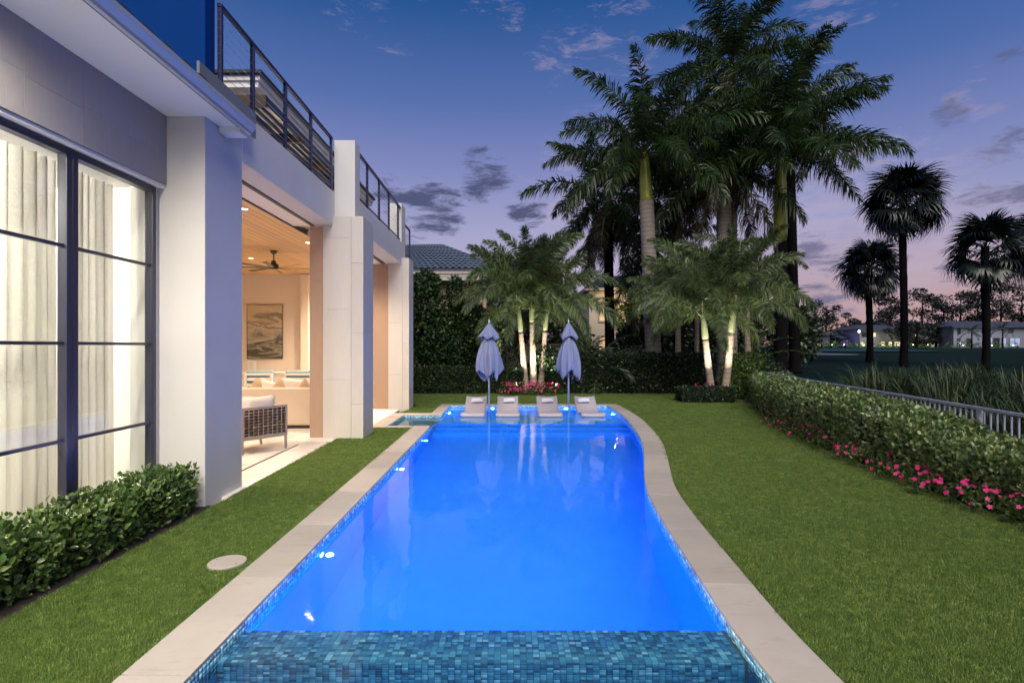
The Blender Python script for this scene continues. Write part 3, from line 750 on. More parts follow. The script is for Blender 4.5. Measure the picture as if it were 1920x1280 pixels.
# pool wall lights
lensd = MB().lathe([(.001,.014),(.038,.012),(.045,0)], 16, cap=False).mesh('lens'); lensd.materials.append(LENS_B)
bezl = MB().lathe([(.045,0),(.045,.014),(.065,.010),(.068,0)], 18, cap=False).mesh('bezel'); bezl.materials.append(STEEL)
def pool_light(loc, nrm, power, label, group=None, off=.08):
    t = thing('pool_light', label, 'pool light', loc, 0, group)
    M = Matrix.Translation(loc) @ Vector(nrm).to_track_quat('Z', 'Y').to_matrix().to_4x4()
    inst('lens', lensd, t, M); inst('bezel', bezl, t, M)
    lamp('bulb', t, Vector(loc)+Vector(nrm)*off, power*10, BLUE, .03)
for y, z, p, lb in ((4.87,-.21,26,'lit round pool light in the left wall nearest the camera'), (8.2,-.21,30,'lit pool light in the left wall halfway along the pool'), (10.66,-.21,30,'lit pool light in the left wall nearest the steps')):
    pool_light((XLc+.006, y, z), (1,0,0), p, lb)
for x in (-1.0, -.1, .8):
    pool_light((x, WY1, -.55), (0,1,0), 95, 'pool light on the far side of the mosaic overflow wall', 'lights on the overflow wall')
for x, lb in ((-.40,'pool light on the far ledge wall behind the left closed parasol'), (1.72,'pool light on the far ledge wall behind the right closed parasol')):
    pool_light((x, 16.153, -.20), (0,-1,0), 260, lb, None, .08)
pool_light((XLc+.006, 15.0, -.20), (1,0,0), 90, 'pool light in the left side of the shallow ledge')
pool_light((xr(14.8)-.006, 14.8, -.20), (-1,0,0), 90, 'pool light in the right side of the shallow ledge')
lamp('bulb', pool, (0, 1.2, -.7), 3, BLUE, .02, 150, (0,2.5,-1.1))
# garden spotlights
canm = MB().lathe([(.03,0),(.035,.02),(.035,.12),(.032,.13)], 14).mesh('housing'); canm.materials.append(BLACK)
clens = MB().lathe([(.001,.131),(.028,.131)], 14, cap=False).mesh('lens'); clens.materials.append(LENS_W)
def uplight(loc, aim, power, label, cone=75, col=NEUT, group=None, lens=True):
    t = thing('garden_spotlight', label, 'garden light', loc, 0, group)
    M = Matrix.Translation(loc) @ (Vector(aim)-Vector(loc)).to_track_quat('Z', 'Y').to_matrix().to_4x4()
    inst('housing', canm, t, M)
    if lens: inst('lens', clens, t, M)
    d = (Vector(aim)-Vector(loc)).normalized()
    lamp('bulb', t, Vector(loc)+d*.16, power, col, .04, cone, aim, .5)

for y in (1.8, 3.2, 4.5):  # unseen uplights added to brighten the soffit
    uplight((-3.52, y, .36), (-3.22, y+.12, 4.17), 32, 'added unseen spotlight in the window hedge that brightens the soffit', 110, (1,.92,.82), 'added spotlights in the window hedge', False)
for x, y in ((-3.25, 1.0), (-3.25, 2.9)):  # downlights added out of view to brighten the left lawn
    t = thing('added_soffit_light', 'added unseen light under the soffit that brightens the left lawn', 'ceiling light', (x, y, 4.17), 0, 'added lights in the soffit')
    inst('trim_ring', rim, t, Matrix.Translation((x, y, 4.17))); inst('lens', len_, t, Matrix.Translation((x, y, 4.168)))
    lamp('bulb', t, (x, y, 4.13), 420, NEUT, .06, 150, (x+.5, y+1.2, 0), .8)
# ================================================================== FURNISHINGS
def curtain(y0, y1, label, x=-4.07, amp=.075, waves=7, seed=0):
    r_ = random.Random(seed); n = waves*14; V = []; F = []; rows = 14
    ph = r_.uniform(0, 6)
    for j in range(rows+1):
        z = .02+3.36*j/rows
        for i in range(n+1):
            t = i/n; a = 2*PI*waves*t+ph+.2*math.sin(3*t+z*.12+seed)
            sw = 1+.12*(1-j/rows)*(t-.5)*2
            V.append((x+amp*math.sin(a)*(.75+.35*math.sin(5*t+seed)), (y0+y1)/2+(t-.5)*(y1-y0)*(1+.06*(1-j/rows)) + .012*math.sin(2*a), z))
    for j in range(rows):
        for i in range(n): o = j*(n+1)+i; F.append((o, o+1, o+n+2, o+n+1))
    o = obj('curtain', np_mesh('curtain', V, F, CURTAIN, True)); tag(o, label, 'curtain', 'sheer curtains')
curtain(2.6, 3.5, 'cream sheer curtain mostly outside the left edge of the photo', seed=3)
curtain(3.62, 4.40, 'white sheer curtain against the left edge of the photo', seed=1, x=-4.14)
curtain(4.46, 5.05, 'pleated linen curtain behind the left window column beside the thick mullion', waves=5, seed=5, x=-4.12)
curtain(5.14, 5.72, 'pleated linen curtain behind the right window column nearest the stucco pier', waves=6, seed=8, x=-4.12, amp=.065)

# ceiling fan
fx, fy = -5.46, 13.0
fan = thing('ceiling_fan', 'dark bronze ceiling fan with eight slim blades under the plank ceiling', 'fan', (fx, fy, 3.95))
MB().lathe([(.0,0),(.085,0),(.08,-.04),(.03,-.09),(.0,-.09)], 20, (fx,fy,3.949), cap=False).build('canopy', FANM, fan, True)
MB().tube([(fx,fy,3.87),(fx,fy,3.62)], .014, 10).build('rod', FANM, fan, True)
MB().lathe([(.0,.16),(.05,.155),(.06,.09),(.11,.07),(.115,-.02),(.08,-.045),(.0,-.05)], 24, (fx,fy,3.56), cap=False).build('motor', FANM, fan, True)
bl = MB(); bl.add([(.10,-.035,-.01),(.10,.035,.01),(.95,.055,.012),(.95,-.045,-.012),(.10,-.035,-.004),(.10,.035,.016),(.95,.055,.018),(.95,-.045,-.006)], [(3,2,1,0),(4,5,6,7),(0,1,5,4),(1,2,6,5),(2,3,7,6),(3,0,4,7)])
blm = bl.mesh('blade'); blm.materials.append(FANM); fix_normals(blm)
for k in range(8): inst('blade', blm, fan, Matrix.Translation((fx,fy,3.545)) @ Matrix.Rotation(2*PI*k/8+.2, 4, 'Z'))
# painting (plain abstract bands) and card
def art_mat():
    t = NT('abstract_canvas'); v = t.coord(); sx = t.n('ShaderNodeSeparateXYZ', {0: v})
    f = t.noise(1.3, 6, .7, t.coord((.7,1,2.6)), 1.0)
    h = t.math('ADD', t.math('MULTIPLY', t.math('SUBTRACT', 3.0, sx.outputs[2]), .50), t.math('MULTIPLY', t.math('SUBTRACT', f, .5), 1.0))
    c = t.ramp(h, [(0,(.42,.33,.20,1)),(.15,(.50,.41,.28,1)),(.28,(.12,.10,.07,1)),(.38,(.48,.40,.30,1)),(.55,(.20,.19,.15,1)),(.62,(.015,.015,.015,1)),(.72,(.30,.27,.20,1)),(.8,(.03,.03,.02,1)),(1,(.09,.07,.03,1))])
    return t.done(t.bsdf(c, .6))
pt = thing('painting', 'abstract cream and black painting with horizontal streaks on the back wall', 'painting', (-7.5, 17.28, 2.2))
MB().box(-8.07, -6.99, 17.262, 17.297, 1.34, 3.0).build('canvas', art_mat(), pt)
MB().box(-8.085, -8.072, 17.255, 17.298, 1.325, 3.015).box(-6.988, -6.975, 17.255, 17.298, 1.325, 3.015).box(-8.071, -6.989, 17.255, 17.298, 1.325, 1.338).box(-8.071, -6.989, 17.255, 17.298, 3.002, 3.015).build('frame', WICKER, pt)
cd = thing('notice_card', 'white printed card standing on the ledge below the painting', 'card', (-7.8, 17.1, .935))
MB().box(-7.98, -7.72, 17.10, 17.105, .936, 1.27).build('sheet', WHITEP, cd)
lines = MB()
for k in range(9): lines.box(-7.95, -7.95+.2*(.6+.4*((k*37) % 10)/10), 17.0975, 17.099, 1.22-k*.03, 1.228-k*.03)
lines.build('printed_lines', plain('grey_print', (.3,.3,.32), .7), cd)

# sofa seen from behind
sofa = thing('sofa', 'long beige upholstered sofa with its back to the pool', 'sofa', (-5.2, 12, 0))
MB().box(-6.9, -4.03, 11.55, 11.75, .06, .845, c=.03).build('backrest', SOFA, sofa, False, .01)
MB().box(-6.9, -4.03, 11.76, 12.5, .06, .42, c=.03).build('seat_base', SOFA, sofa, False, .01)
MB().box(-4.25, -4.03, 11.76, 12.5, .425, .66, c=.03).build('armrest', SOFA, sofa, False, .01)
MB().box(-6.85, -4.08, 11.6, 12.4, .0, .058).build('plinth', BLACK, sofa)
for k in range(3): MB().box(-6.8+k*.86, -5.96+k*.86, 11.9, 12.48, .425, .56, c=.04).build('seat_cushion', SOFA, sofa, False, .01)
def pillow_mesh(w, h, d, n=10):
    V = []; F = []
    for s in (1, -1):
        o = len(V)
        for j in range(n+1):
            for i in range(n+1):
                a, b = 2*i/n-1, 2*j/n-1; k = max(0, (1-a**4)*(1-b**4))**.6
                pin = 1-.10*(1-abs(b))*abs(a)**3; pinb = 1-.10*(1-abs(a))*abs(b)**3
                V.append((a*w/2*pin, s*d/2*k, b*h/2*pinb))
        for j in range(n):
            for i in range(n):
                q = (o+j*(n+1)+i, o+j*(n+1)+i+1, o+(j+1)*(n+1)+i+1, o+(j+1)*(n+1)+i); F.append(q if s < 0 else q[::-1])
    return V, F
def pillow(loc, w, h, d, mat, label, rz=0, ry=0, rx=-.3, group=None):
    V, F = pillow_mesh(w, h, d); o = obj('cushion', np_mesh('cushion', V, F, mat, True)); o.location = loc; o.rotation_euler = (rx, ry, rz)
    tag(o, label, 'cushion', group); return o
pillow((-5.32,11.88,.72), .46, .46, .16, TANCUSH, 'tan cushion leaning on the sofa left of the white ones', .1, .6)
pillow((-5.12,11.92,.75), .5, .46, .18, CREAM, 'white patterned cushion leaning beside the left tan one', -.1, .25)
pillow((-4.86,11.86,.71), .46, .46, .16, TANCUSH, 'tan cushion in the middle of the sofa back', 0, .75)
pillow((-4.58,11.94,.78), .62, .48, .18, CREAM, 'widest white cushion on the sofa', 0, .1)
pillow((-4.30,11.86,.72), .46, .44, .16, TANCUSH, 'right tan cushion on the sofa', 0, .7)
pillow((-4.12,11.94,.77), .46, .48, .18, CREAM, 'white cushion at the right end of the sofa', .2, .15)
# white slatted lounge chairs with blue-grey cushions beyond the sofa
def patio_chair(x, y, label):
    t = thing('armchair', label, 'chair', (x, y, 0), 0, 'white armchairs beyond the sofa')
    f = MB()
    for sx in (-.34, .30): f.box(x+sx, x+sx+.05, y, y+.05, 0, .98)
    f.box(x-.34, x+.35, y, y+.05, .98, 1.03)
    f.build('frame', WHITEP, t, False, .004)
    for k in range(4): MB().box(x-.285, x+.295, y+.01, y+.035, .42+k*.14, .50+k*.14).build('slat', WHITEP, t)
    MB().box(x-.32, x+.33, y+.06, y+.7, .34, .42).build('seat_frame', WHITEP, t)
    for sx in (-.33, .29): MB().box(x+sx, x+sx+.045, y+.65, y+.69, 0, .62).build('leg', WHITEP, t)
    MB().box(x-.33, x+.34, y+.06, y+.18, .45, 1.10, c=.03).build('back_cushion', TEAL, t, False, .01)
    MB().box(x-.29, x+.30, y+.19, y+.68, .425, .52, c=.03).build('seat_cushion', TEAL, t, False, .01)
patio_chair(-6.28, 14.0, 'white slatted armchair with blue grey cushions on the left, under the painting')
patio_chair(-5.28, 14.0, 'white slatted armchair with blue grey cushions on the right, behind the sofa cushions')
patio_chair(-7.15, 13.6, 'white slatted armchair half hidden behind the stucco pier')
# wicker club chair
wc = thing('wicker_chair', 'woven brown club chair with a cream cushion and taupe frame on the patio', 'chair', (-4.25, 9.24, 0), R(56))
CM = Matrix.Translation((-4.25, 9.24, 0)) @ Matrix.Rotation(R(56), 4, 'Z')
def cbox(mb, *a, c=0): return mb.box(*a, M=CM, c=c)
W2 = .40
fr = MB()
for z0, z1 in ((.215,.265),(.70,.735)):
    cbox(fr, -W2, W2, -.40, -.37, z0, z1); cbox(fr, -W2, -W2+.03, -.365, .36, z0, z1 if z0 < .5 else .66); cbox(fr, W2-.03, W2, -.365, .36, z0, z1 if z0 < .5 else .66)
for sx in (-W2, W2-.03): cbox(fr, sx, sx+.03, -.402, -.372, .266, .699); cbox(fr, sx, sx+.03, .33, .36, .266, .60)
cbox(fr, -W2+.031, W2-.031, .33, .36, .215, .265)
fr.build('frame', TAUPE, wc, False, .004)
for sx in (-W2+.003, W2-.033):
    for sy in (-.395, .325): MB().box(sx, sx+.03, sy, sy+.03, 0, .214, M=CM).build('leg', TAUPE, wc)
def weave(a, b, z0, z1):
    wv = MB(); L = (Vector(b)-Vector(a)).length; d = (Vector(b)-Vector(a))/L; nrm = Vector((d.y, -d.x, 0))
    ncol = max(4, int(L/.075)); nrow = 9; hh = (z1-z0)/nrow
    for r_ in range(nrow):
        for s in range(ncol*2):
            p0 = Vector(a)+d*(L*s/(ncol*2)); p1 = Vector(a)+d*(L*(s+1)/(ncol*2))
            o0 = .013*(1 if ((s//1+r_) % 2) else -1)*(1 if s % 2 == 0 else 0); o1 = .013*(1 if ((s+1+r_) % 2) else -1)*(1 if (s+1) % 2 == 0 else 0)
            o0 = .012*math.sin(PI*s/2+PI*r_); o1 = .012*math.sin(PI*(s+1)/2+PI*r_)
            q0, q1 = p0+nrm*o0, p1+nrm*o1; za, zb = z0+r_*hh+.004, z0+(r_+1)*hh-.004
            wv.add([CM @ Vector((q0.x,q0.y,za)), CM @ Vector((q1.x,q1.y,za)), CM @ Vector((q1.x,q1.y,zb)), CM @ Vector((q0.x,q0.y,zb)),
                    CM @ Vector((q0.x-nrm.x*.004,q0.y-nrm.y*.004,za)), CM @ Vector((q1.x-nrm.x*.004,q1.y-nrm.y*.004,za)), CM @ Vector((q1.x-nrm.x*.004,q1.y-nrm.y*.004,zb)), CM @ Vector((q0.x-nrm.x*.004,q0.y-nrm.y*.004,zb))],
                   [(0,1,2,3),(7,6,5,4),(3,2,6,7),(0,4,5,1)])
    o = wv.build('woven_panel', WICKER, wc); o['kind'] = 'stuff'
    cd_ = MB()
    for s in range(ncol+1):
        p = Vector(a)+d*(L*s/ncol)
        for off in (.016, -.016): cd_.tube([CM @ (p+nrm*off+Vector((0,0,z0))), CM @ (p+nrm*off+Vector((0,0,z1)))], .0045, 5)
    o = cd_.build('cord', CORD, wc); o['kind'] = 'stuff'
weave((-W2+.03,-.386,0), (W2-.03,-.386,0), .268, .698)
weave((W2-.015,-.36,0), (W2-.015,.33,0), .268, .64); weave((-W2+.015,.33,0), (-W2+.015,-.36,0), .268, .64)
MB().box(-W2+.035, W2-.035, -.36, .38, .27, .44, M=CM, c=.04).build('seat_cushion', CREAM, wc, False, .012)
V, F = pillow_mesh(.62, .46, .20); o = obj('back_cushion', np_mesh('back_cushion', V, F, CREAM, True)); o.location = CM @ Vector((0,-.22,.67)); o.rotation_euler = (R(-10), 0, R(56))
o.parent = wc; o.matrix_parent_inverse = world_mat(wc).inverted()
# second wicker chair whose edge shows beyond the first
wb = thing('side_table', 'low wooden side table behind the wicker chair', 'table', (-5.35, 10.6, 0))
MB().box(-5.8, -4.95, 10.2, 11.0, .66, .70, c=.004).build('table_top', CREAM, wb, False, .004)
for sx in (-5.75, -5.05):
    for sy in (10.25, 10.9): MB().box(sx, sx+.05, sy, sy+.05, 0, .658).build('leg', WICKER, wb)
MB().box(-5.78, -4.97, 10.22, 10.24, .54, .655).build('apron', WICKER, wb)

# loungers on the ledge
prof = [(0,-.03),(.03,.012),(.12,.03),(.28,.028),(.5,-.005),(.72,-.045),(.9,-.055),(1.02,-.03),(1.2,.07),(1.4,.185),(1.56,.275),(1.63,.315)]
def lounger(cx, y0, label, tx=0, pill=0):
    t = thing('pool_lounger', label, 'lounger', (cx, y0, -.34), 0, 'white loungers standing in the shallow end of the pool')
    sh = MB(); rowsN = []
    top = [Vector((0, y, z)) for y, z in prof]; n = len(prof); vs = []; 
    nw = 8
    for i, (y, z) in enumerate(prof):
        hw_ = .305-.018*(y/1.63)+ (.0)
        for k in range(nw+1):
            a = 2*k/nw-1; sag = -.014*(1-a*a)*(1 if y > .95 else .4) + (.012*(abs(a)**2) if i >= n-1 else 0)
            vs.append((cx+a*hw_+tx*y, y0+y, z+sag))
    m_ = len(vs)
    for i, (y, z) in enumerate(prof):
        hw_ = .305-.018*(y/1.63)
        for k in range(nw+1):
            a = 2*k/nw-1; ny = .05 if y > .95 else .0; vs.append((cx+a*hw_+tx*y, y0+y+ny+(.02 if i == 0 else 0), z-(.045 if y > .95 else .075)))
    fs = []
    q = nw+1
    for i in range(n-1):
        for k in range(nw):
            a = i*q+k; fs += [(a,a+1,a+q+1,a+q), (m_+a,m_+a+q,m_+a+q+1,m_+a+1)]
        fs += [(i*q, (i+1)*q, m_+(i+1)*q, m_+i*q), (i*q+nw, m_+i*q+nw, m_+(i+1)*q+nw, (i+1)*q+nw)]
    for k in range(nw): fs += [(k, m_+k, m_+k+1, k+1), ((n-1)*q+k, (n-1)*q+k+1, m_+(n-1)*q+k+1, m_+(n-1)*q+k)]
    sh.add(vs, fs).build('shell', LOUNGE, t, True)
    MB().box(cx-.285, cx+.285, y0+.035, y0+.34, -.338, -.052, c=.02).build('foot_base', LOUNGE, t, False, .01)
    MB().box(cx-.27+tx, cx+.27+tx, y0+.8, y0+1.12, -.338, -.11, c=.02).build('middle_base', LOUNGE, t, False, .01)
    V, F = pillow_mesh(.34, .15, .10)
    p = obj('headrest_pillow', np_mesh('headrest_pillow', V, F, PILLOWM, True)); p.location = (cx+tx*1.4+pill, y0+1.36, .225); p.rotation_euler = (R(-62), R(-3), R(-2))
    p.parent = t; p.matrix_parent_inverse = world_mat(t).inverted()
    MB().box(cx-.27+tx*1.45, cx+.27+tx*1.45, y0+1.515, y0+1.56, .262, .268).build('strap', PILLOWM, p)
lounger(-.86, 13.98, 'white in-pool lounger left of the left closed parasol', .01, .03)
lounger(.03, 13.98, 'white in-pool lounger right of the left closed parasol', 0, .03)
lounger(1.11, 13.98, 'white in-pool lounger left of the right closed parasol', .01, 0)
lounger(2.19, 13.98, 'white in-pool lounger right of the right closed parasol', -.005, -.06)

# closed parasols
def parasol(cx, cyy, label, seed):
    r_ = random.Random(seed)
    t = thing('closed_parasol', label, 'parasol', (cx, cyy, -.34), 0, 'closed parasols on the pool ledge')
    MB().tube([(cx,cyy,-.338),(cx,cyy,2.30)], .023, 14).build('pole', STEEL, t, True)
    MB().tube([(cx,cyy,2.301),(cx,cyy,2.335),(cx,cyy,2.42)], [.028,.016,.012], 10).build('finial', STEEL, t, True)
    MB().lathe([(.05,-.334),(.05,-.30),(.032,-.29),(.026,-.20)], 16, (cx,cyy,0)).build('base_sleeve', STEEL, t)
    nth = 120; ph = r_.uniform(0, 6); cor = [math.pi/2*i+ph+r_.uniform(-.25,.25) for i in range(4)]; amp = [r_.uniform(.75,1.15) for i in range(4)]
    def tri(a): a = (a/(2*PI)) % 1; return 1-4*abs(a-.5)
    def cloth(rows, name):
        V = []; F = []
        for j, (r0, z, fa, hang) in enumerate(rows):
            for k in range(nth):
                a = 2*PI*k/nth; tw = .25*(z-1.5)
                f = .26*tri(4*(a+tw)+ph)+.20*tri(7*(a-tw)+2.3*ph)+.10*tri(13*a+ph*3+z*1.5)+.12*math.cos(a-ph*2)
                h = 0
                for c_, m_ in zip(cor, amp):
                    dlt = abs((a-c_+PI) % (2*PI)-PI); h = max(h, m_*max(0, 1-dlt/.80)**1.25)
                rr_ = r0*(1+fa*f)*(1-.42*h*min(1, hang*2.4))
                V.append((cx+rr_*math.cos(a), cyy+rr_*math.sin(a)*.85, z-hang*h))
        for j in range(len(rows)-1):
            for k in range(nth): F.append((j*nth+k, j*nth+(k+1) % nth, (j+1)*nth+(k+1) % nth, (j+1)*nth+k))
        o = obj(name, np_mesh(name, V, F, FABRIC, True), None, t)
        sd = o.modifiers.new('thick', 'SOLIDIFY'); sd.thickness = .005
    cloth([(.025,2.30,0,0),(.05,2.27,.2,0),(.10,2.18,.5,0),(.155,2.07,.8,.01),(.205,1.99,1.0,.06),(.20,1.965,1.0,.13)], 'top_vent')
    rows = []
    for i in range(17):
        q = i/16; rows.append(((.085+.205*q**.72+.03*math.sin(q*3.1)), 1.93-.78*q, .35+.75*q, .26*q**3))
    rows.append((.285, 1.12, 1.1, .30)); rows.append((.25, 1.09, 1.1, .30))
    cloth(rows, 'canopy')
    MB().lathe([(.088,0),(.094,.012),(.094,.035),(.088,.047)], 24, (cx,cyy,1.875), cap=False).build('tie_strap', PILLOWM, t, True)
parasol(-.454, 14.3, 'closed grey parasol between the two left loungers', 11)
parasol(1.595, 14.3, 'closed grey parasol between the two right loungers', 23)

# drain cover in the turf
dc = thing('drain_cover', 'round pale stone cover set in the left grass strip', 'cover', (-2.2, 4.37, 0))
MB().lathe([(.001,.014),(.135,.014),(.142,.009),(.142,-.02)], 40, (-2.2,4.37,0), cap=False).build('lid', COPING, dc)
for dx, dy in ((-.10,.03),(.09,-.05)): MB().lathe([(.001,.0146),(.008,.0146)], 8, (-2.2+dx,4.37+dy,0), cap=False).build('screw_hole', BLACK, dc)
# ================================================================== PLANTS
def nrm_(a): return a/np.maximum(np.linalg.norm(a, axis=1), 1e-6)[:, None]
LEAF6 = np.array([[0,0,0],[.28,.30,.05],[.66,.27,.05],[1,0,-.06],[.66,-.27,.05],[.28,-.30,.05],[.5,0,-.03]])
LEAF6F = np.array([[0,1,6],[1,2,6],[2,3,6],[3,4,6],[4,5,6],[5,0,6]])
LEAF4 = np.array([[0,0,0],[.48,.32,.06],[1,0,-.05],[.48,-.32,.06]]); LEAF4F = np.array([[0,1,2],[0,2,3]])
def leaf_frames(d, n):
    d = nrm_(d); s = nrm_(np.cross(n, d)); n2 = np.cross(d, s); return d, s, n2
def leaves_mesh(name, p, d, n, size, aspect, mat, det=6):
    base, F0 = (LEAF6, LEAF6F) if det == 6 else (LEAF4, LEAF4F)
    d, s, n2 = leaf_frames(d, n); sz = size[:, None, None]
    V = p[:, None, :] + sz*(base[None,:,0:1]*d[:,None,:] + base[None,:,1:2]*aspect*s[:,None,:] + base[None,:,2:3]*n2[:,None,:])
    F = (F0[None] + (np.arange(len(p))*len(base))[:, None, None]).reshape(-1, 3)
    return np_mesh(name, V.reshape(-1, 3), F, mat)
LEAFMESH = {}
def leaf_parts(p, d, n, size, aspect, mat, parent, name='leaf'):
    key = (mat.name, aspect)
    if key not in LEAFMESH:
        b = LEAF6.copy(); b[:,1] *= aspect; LEAFMESH[key] = np_mesh(name, b, LEAF6F, mat)
    d, s, n2 = leaf_frames(d, n)
    for i in range(len(p)):
        M = Matrix(((d[i,0],s[i,0],n2[i,0],0),(d[i,1],s[i,1],n2[i,1],0),(d[i,2],s[i,2],n2[i,2],0),(0,0,0,1)))
        inst(name, LEAFMESH[key], parent, Matrix.Translation(p[i]) @ M @ Matrix.Scale(float(size[i]), 4))
L_FICUS = leafmat('glossy_ficus_leaf', (.030,.072,.016), (.11,.185,.038), .32, .25, (.22,.30,.07), spec=.6)
L_FICUSO = leafmat('glossy_ficus_leaf_single', (.030,.072,.016), (.11,.185,.038), .32, .25, (.22,.30,.07), spec=.6, byobj=True)
L_HEDGE = leafmat('clusia_leaf', (.040,.085,.022), (.19,.26,.08), .30, .25, (.42,.48,.18), spec=.7)
L_HEDGEO = leafmat('clusia_leaf_single', (.040,.085,.022), (.19,.26,.08), .30, .25, (.42,.48,.18), spec=.7, byobj=True)
L_DARK = leafmat('dark_hedge_leaf', (.008,.020,.008), (.022,.044,.014), .4, .15, (.05,.08,.022))
L_TREE = leafmat('dark_tree_leaf', (.006,.018,.009), (.034,.078,.022), .45, .25, (.11,.16,.035), spec=.35)
L_BRIGHT = leafmat('lime_shrub_leaf', (.035,.075,.010), (.10,.17,.025), .4, .3)
L_FLOWERL = leafmat('periwinkle_leaf', (.030,.068,.014), (.075,.13,.025), .4, .3, (.13,.19,.04))
L_FAR = leafmat('far_tree_leaf', (.004,.008,.009), (.008,.015,.014), .6, .05)
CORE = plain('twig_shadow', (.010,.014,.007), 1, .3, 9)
TWIG = plain('brown_twig', (.09,.055,.03), .8, .2, 20)
PINK = leafmat('pink_petal', (.62,.012,.17), (.80,.035,.27), .5, .35)
PINKO = leafmat('pink_petal_single', (.60,.010,.15), (.82,.04,.28), .5, .35, byobj=True)
def wav(x, y, z, k, seed):
    return (np.sin(x*k+seed)+np.sin(y*k*1.13+2*seed+1.3)+np.sin(z*k*1.3+seed*3)+np.sin((x+y)*k*2.1+seed)+np.sin((y-z)*k*2.4+.7*seed))/5
def hedge(name, label, cat, path, depth, height, count, size, mat, mato=None, nparts=0, group=None, bump=.07, aspect=1.0, seed=1, side=1, dens_near=0.0, base_z=0.0, core=True, det=6, ends=True, hf=None):
    """leaves over the front, top, back and ends of a clipped hedge whose front foot follows PATH; depth lies to the left (side=1) of its direction"""
    rg = np.random.default_rng(seed); pth = np.array(path, float)
    seg = np.linalg.norm(np.diff(pth, axis=0), axis=1); cum = np.concatenate([[0], np.cumsum(seg)]); L = cum[-1]
    def at(s):
        x = np.interp(s, cum, pth[:,0]); y = np.interp(s, cum, pth[:,1]); i = np.clip(np.searchsorted(cum, s, 'right')-1, 0, len(seg)-1)
        t = (pth[i+1]-pth[i])/seg[i][:,None]; return np.stack([x,y],1), np.stack([-t[:,1], t[:,0]],1)*side, t
    s = rg.random(count)*L
    if dens_near:
        w = 1/(1+((at(s)[0]**2).sum(1)**.5/dens_near)**2); s = s[rg.random(count) < w/w.max()]
    n = len(s); xy, inw, tg = at(s)
    fr = rg.random(n); tot = height*1.25+depth+height*.35
    a = np.where(fr < height*1.25/tot, 0, np.where(fr < (height*1.25+depth)/tot, 1, 2)); q = rg.random(n)
    dd = np.where(a == 0, 0, np.where(a == 1, q*depth, depth)); zz = np.where(a == 1, height, q*height)
    out = np.where((a == 0)[:,None], np.c_[-inw, np.full(n,.35)], np.where((a == 1)[:,None], np.c_[np.zeros((n,2)), np.ones(n)], np.c_[inw, np.full(n,.2)]))
    # round the shoulders
    rad = min(.22, depth*.4, height*.4)
    k = np.clip((zz-(height-rad))/rad, 0, 1)*np.clip(1-dd/rad, 0, 1); zz = zz-k*rad*.28; dd = dd+k*rad*.28
    if hf is not None: zz = zz*hf(xy[:,1])/height
    xyz = np.c_[xy+inw*dd[:,None], base_z+zz]
    b = wav(xyz[:,0], xyz[:,1], xyz[:,2], 4.2/ max(.6, height), seed)*bump + rg.exponential(.45, n)*(-bump*.9) + rg.normal(0, bump*.25, n)
    nn = nrm_(out); xyz = xyz + nn*b[:,None]
    if ends:
        m_ = int(n*min(.25, depth/L*.5)); 
        for e, sgn in ((0, -1), (L, 1)):
            c, iw, tt = at(np.full(m_, min(e, L-1e-6))); q1 = rg.random(m_)*depth; q2 = rg.random(m_)*height
            pe = np.c_[c+iw*q1[:,None]+tt*sgn*rg.normal(0, bump*.5, m_)[:,None], base_z+q2]; xyz = np.r_[xyz, pe]; nn = np.r_[nn, nrm_(np.c_[tt*sgn, np.full(m_,.2)])]
    n = len(xyz); xyz[:,2] = np.maximum(xyz[:,2], base_z+.015)
    rd = rg.normal(0, 1, (n,3)); d = nn*.55+np.array([0,0,.45])+rd*.55; nf = nn*.7+np.array([0,0,.6])+rg.normal(0, .45, (n,3))
    sz = size*rg.uniform(.65, 1.3, n)
    c0 = pth.mean(0); root = thing(name, label, cat, (c0[0], c0[1], base_z), 0, group)
    near = np.argsort((xyz[:,0]**2+xyz[:,1]**2)-2.5*(a.size and np.r_[a, np.ones(n-len(a))] < 2)*1.0)[:nparts] if nparts else np.array([], int)
    if nparts:
        vis = (np.abs((xyz[:,0]*FPX/np.maximum(xyz[:,1],.1))) < 950) & (b_front(nn, xyz)); idx = np.where(vis)[0]
        near = idx[np.argsort(xyz[idx,0]**2+xyz[idx,1]**2)[:nparts]]
        leaf_parts(xyz[near], d[near], nf[near], sz[near], aspect, mato, root)
    keep = np.ones(n, bool); keep[near] = False
    o = obj('foliage', leaves_mesh('foliage', xyz[keep], d[keep], nf[keep], sz[keep], aspect, mat, det), None, root)
    o['kind'] = 'stuff'
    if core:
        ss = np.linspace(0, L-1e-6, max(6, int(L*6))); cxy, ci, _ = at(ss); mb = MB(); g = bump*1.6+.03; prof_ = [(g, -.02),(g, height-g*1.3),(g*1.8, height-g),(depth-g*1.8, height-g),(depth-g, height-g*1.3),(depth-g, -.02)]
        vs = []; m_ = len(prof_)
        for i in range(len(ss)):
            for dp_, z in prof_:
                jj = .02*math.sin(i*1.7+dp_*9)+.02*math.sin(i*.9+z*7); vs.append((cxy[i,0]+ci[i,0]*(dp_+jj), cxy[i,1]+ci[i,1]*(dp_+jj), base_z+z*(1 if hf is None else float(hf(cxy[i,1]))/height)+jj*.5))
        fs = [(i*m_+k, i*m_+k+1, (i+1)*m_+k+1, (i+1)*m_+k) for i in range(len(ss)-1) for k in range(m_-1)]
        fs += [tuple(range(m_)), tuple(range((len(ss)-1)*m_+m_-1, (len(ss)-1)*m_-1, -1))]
        mb.add(vs, fs).build('shade_core', CORE, root)  # closed dark hull; the shade inside the hedge is put into its colour
        tw = MB()
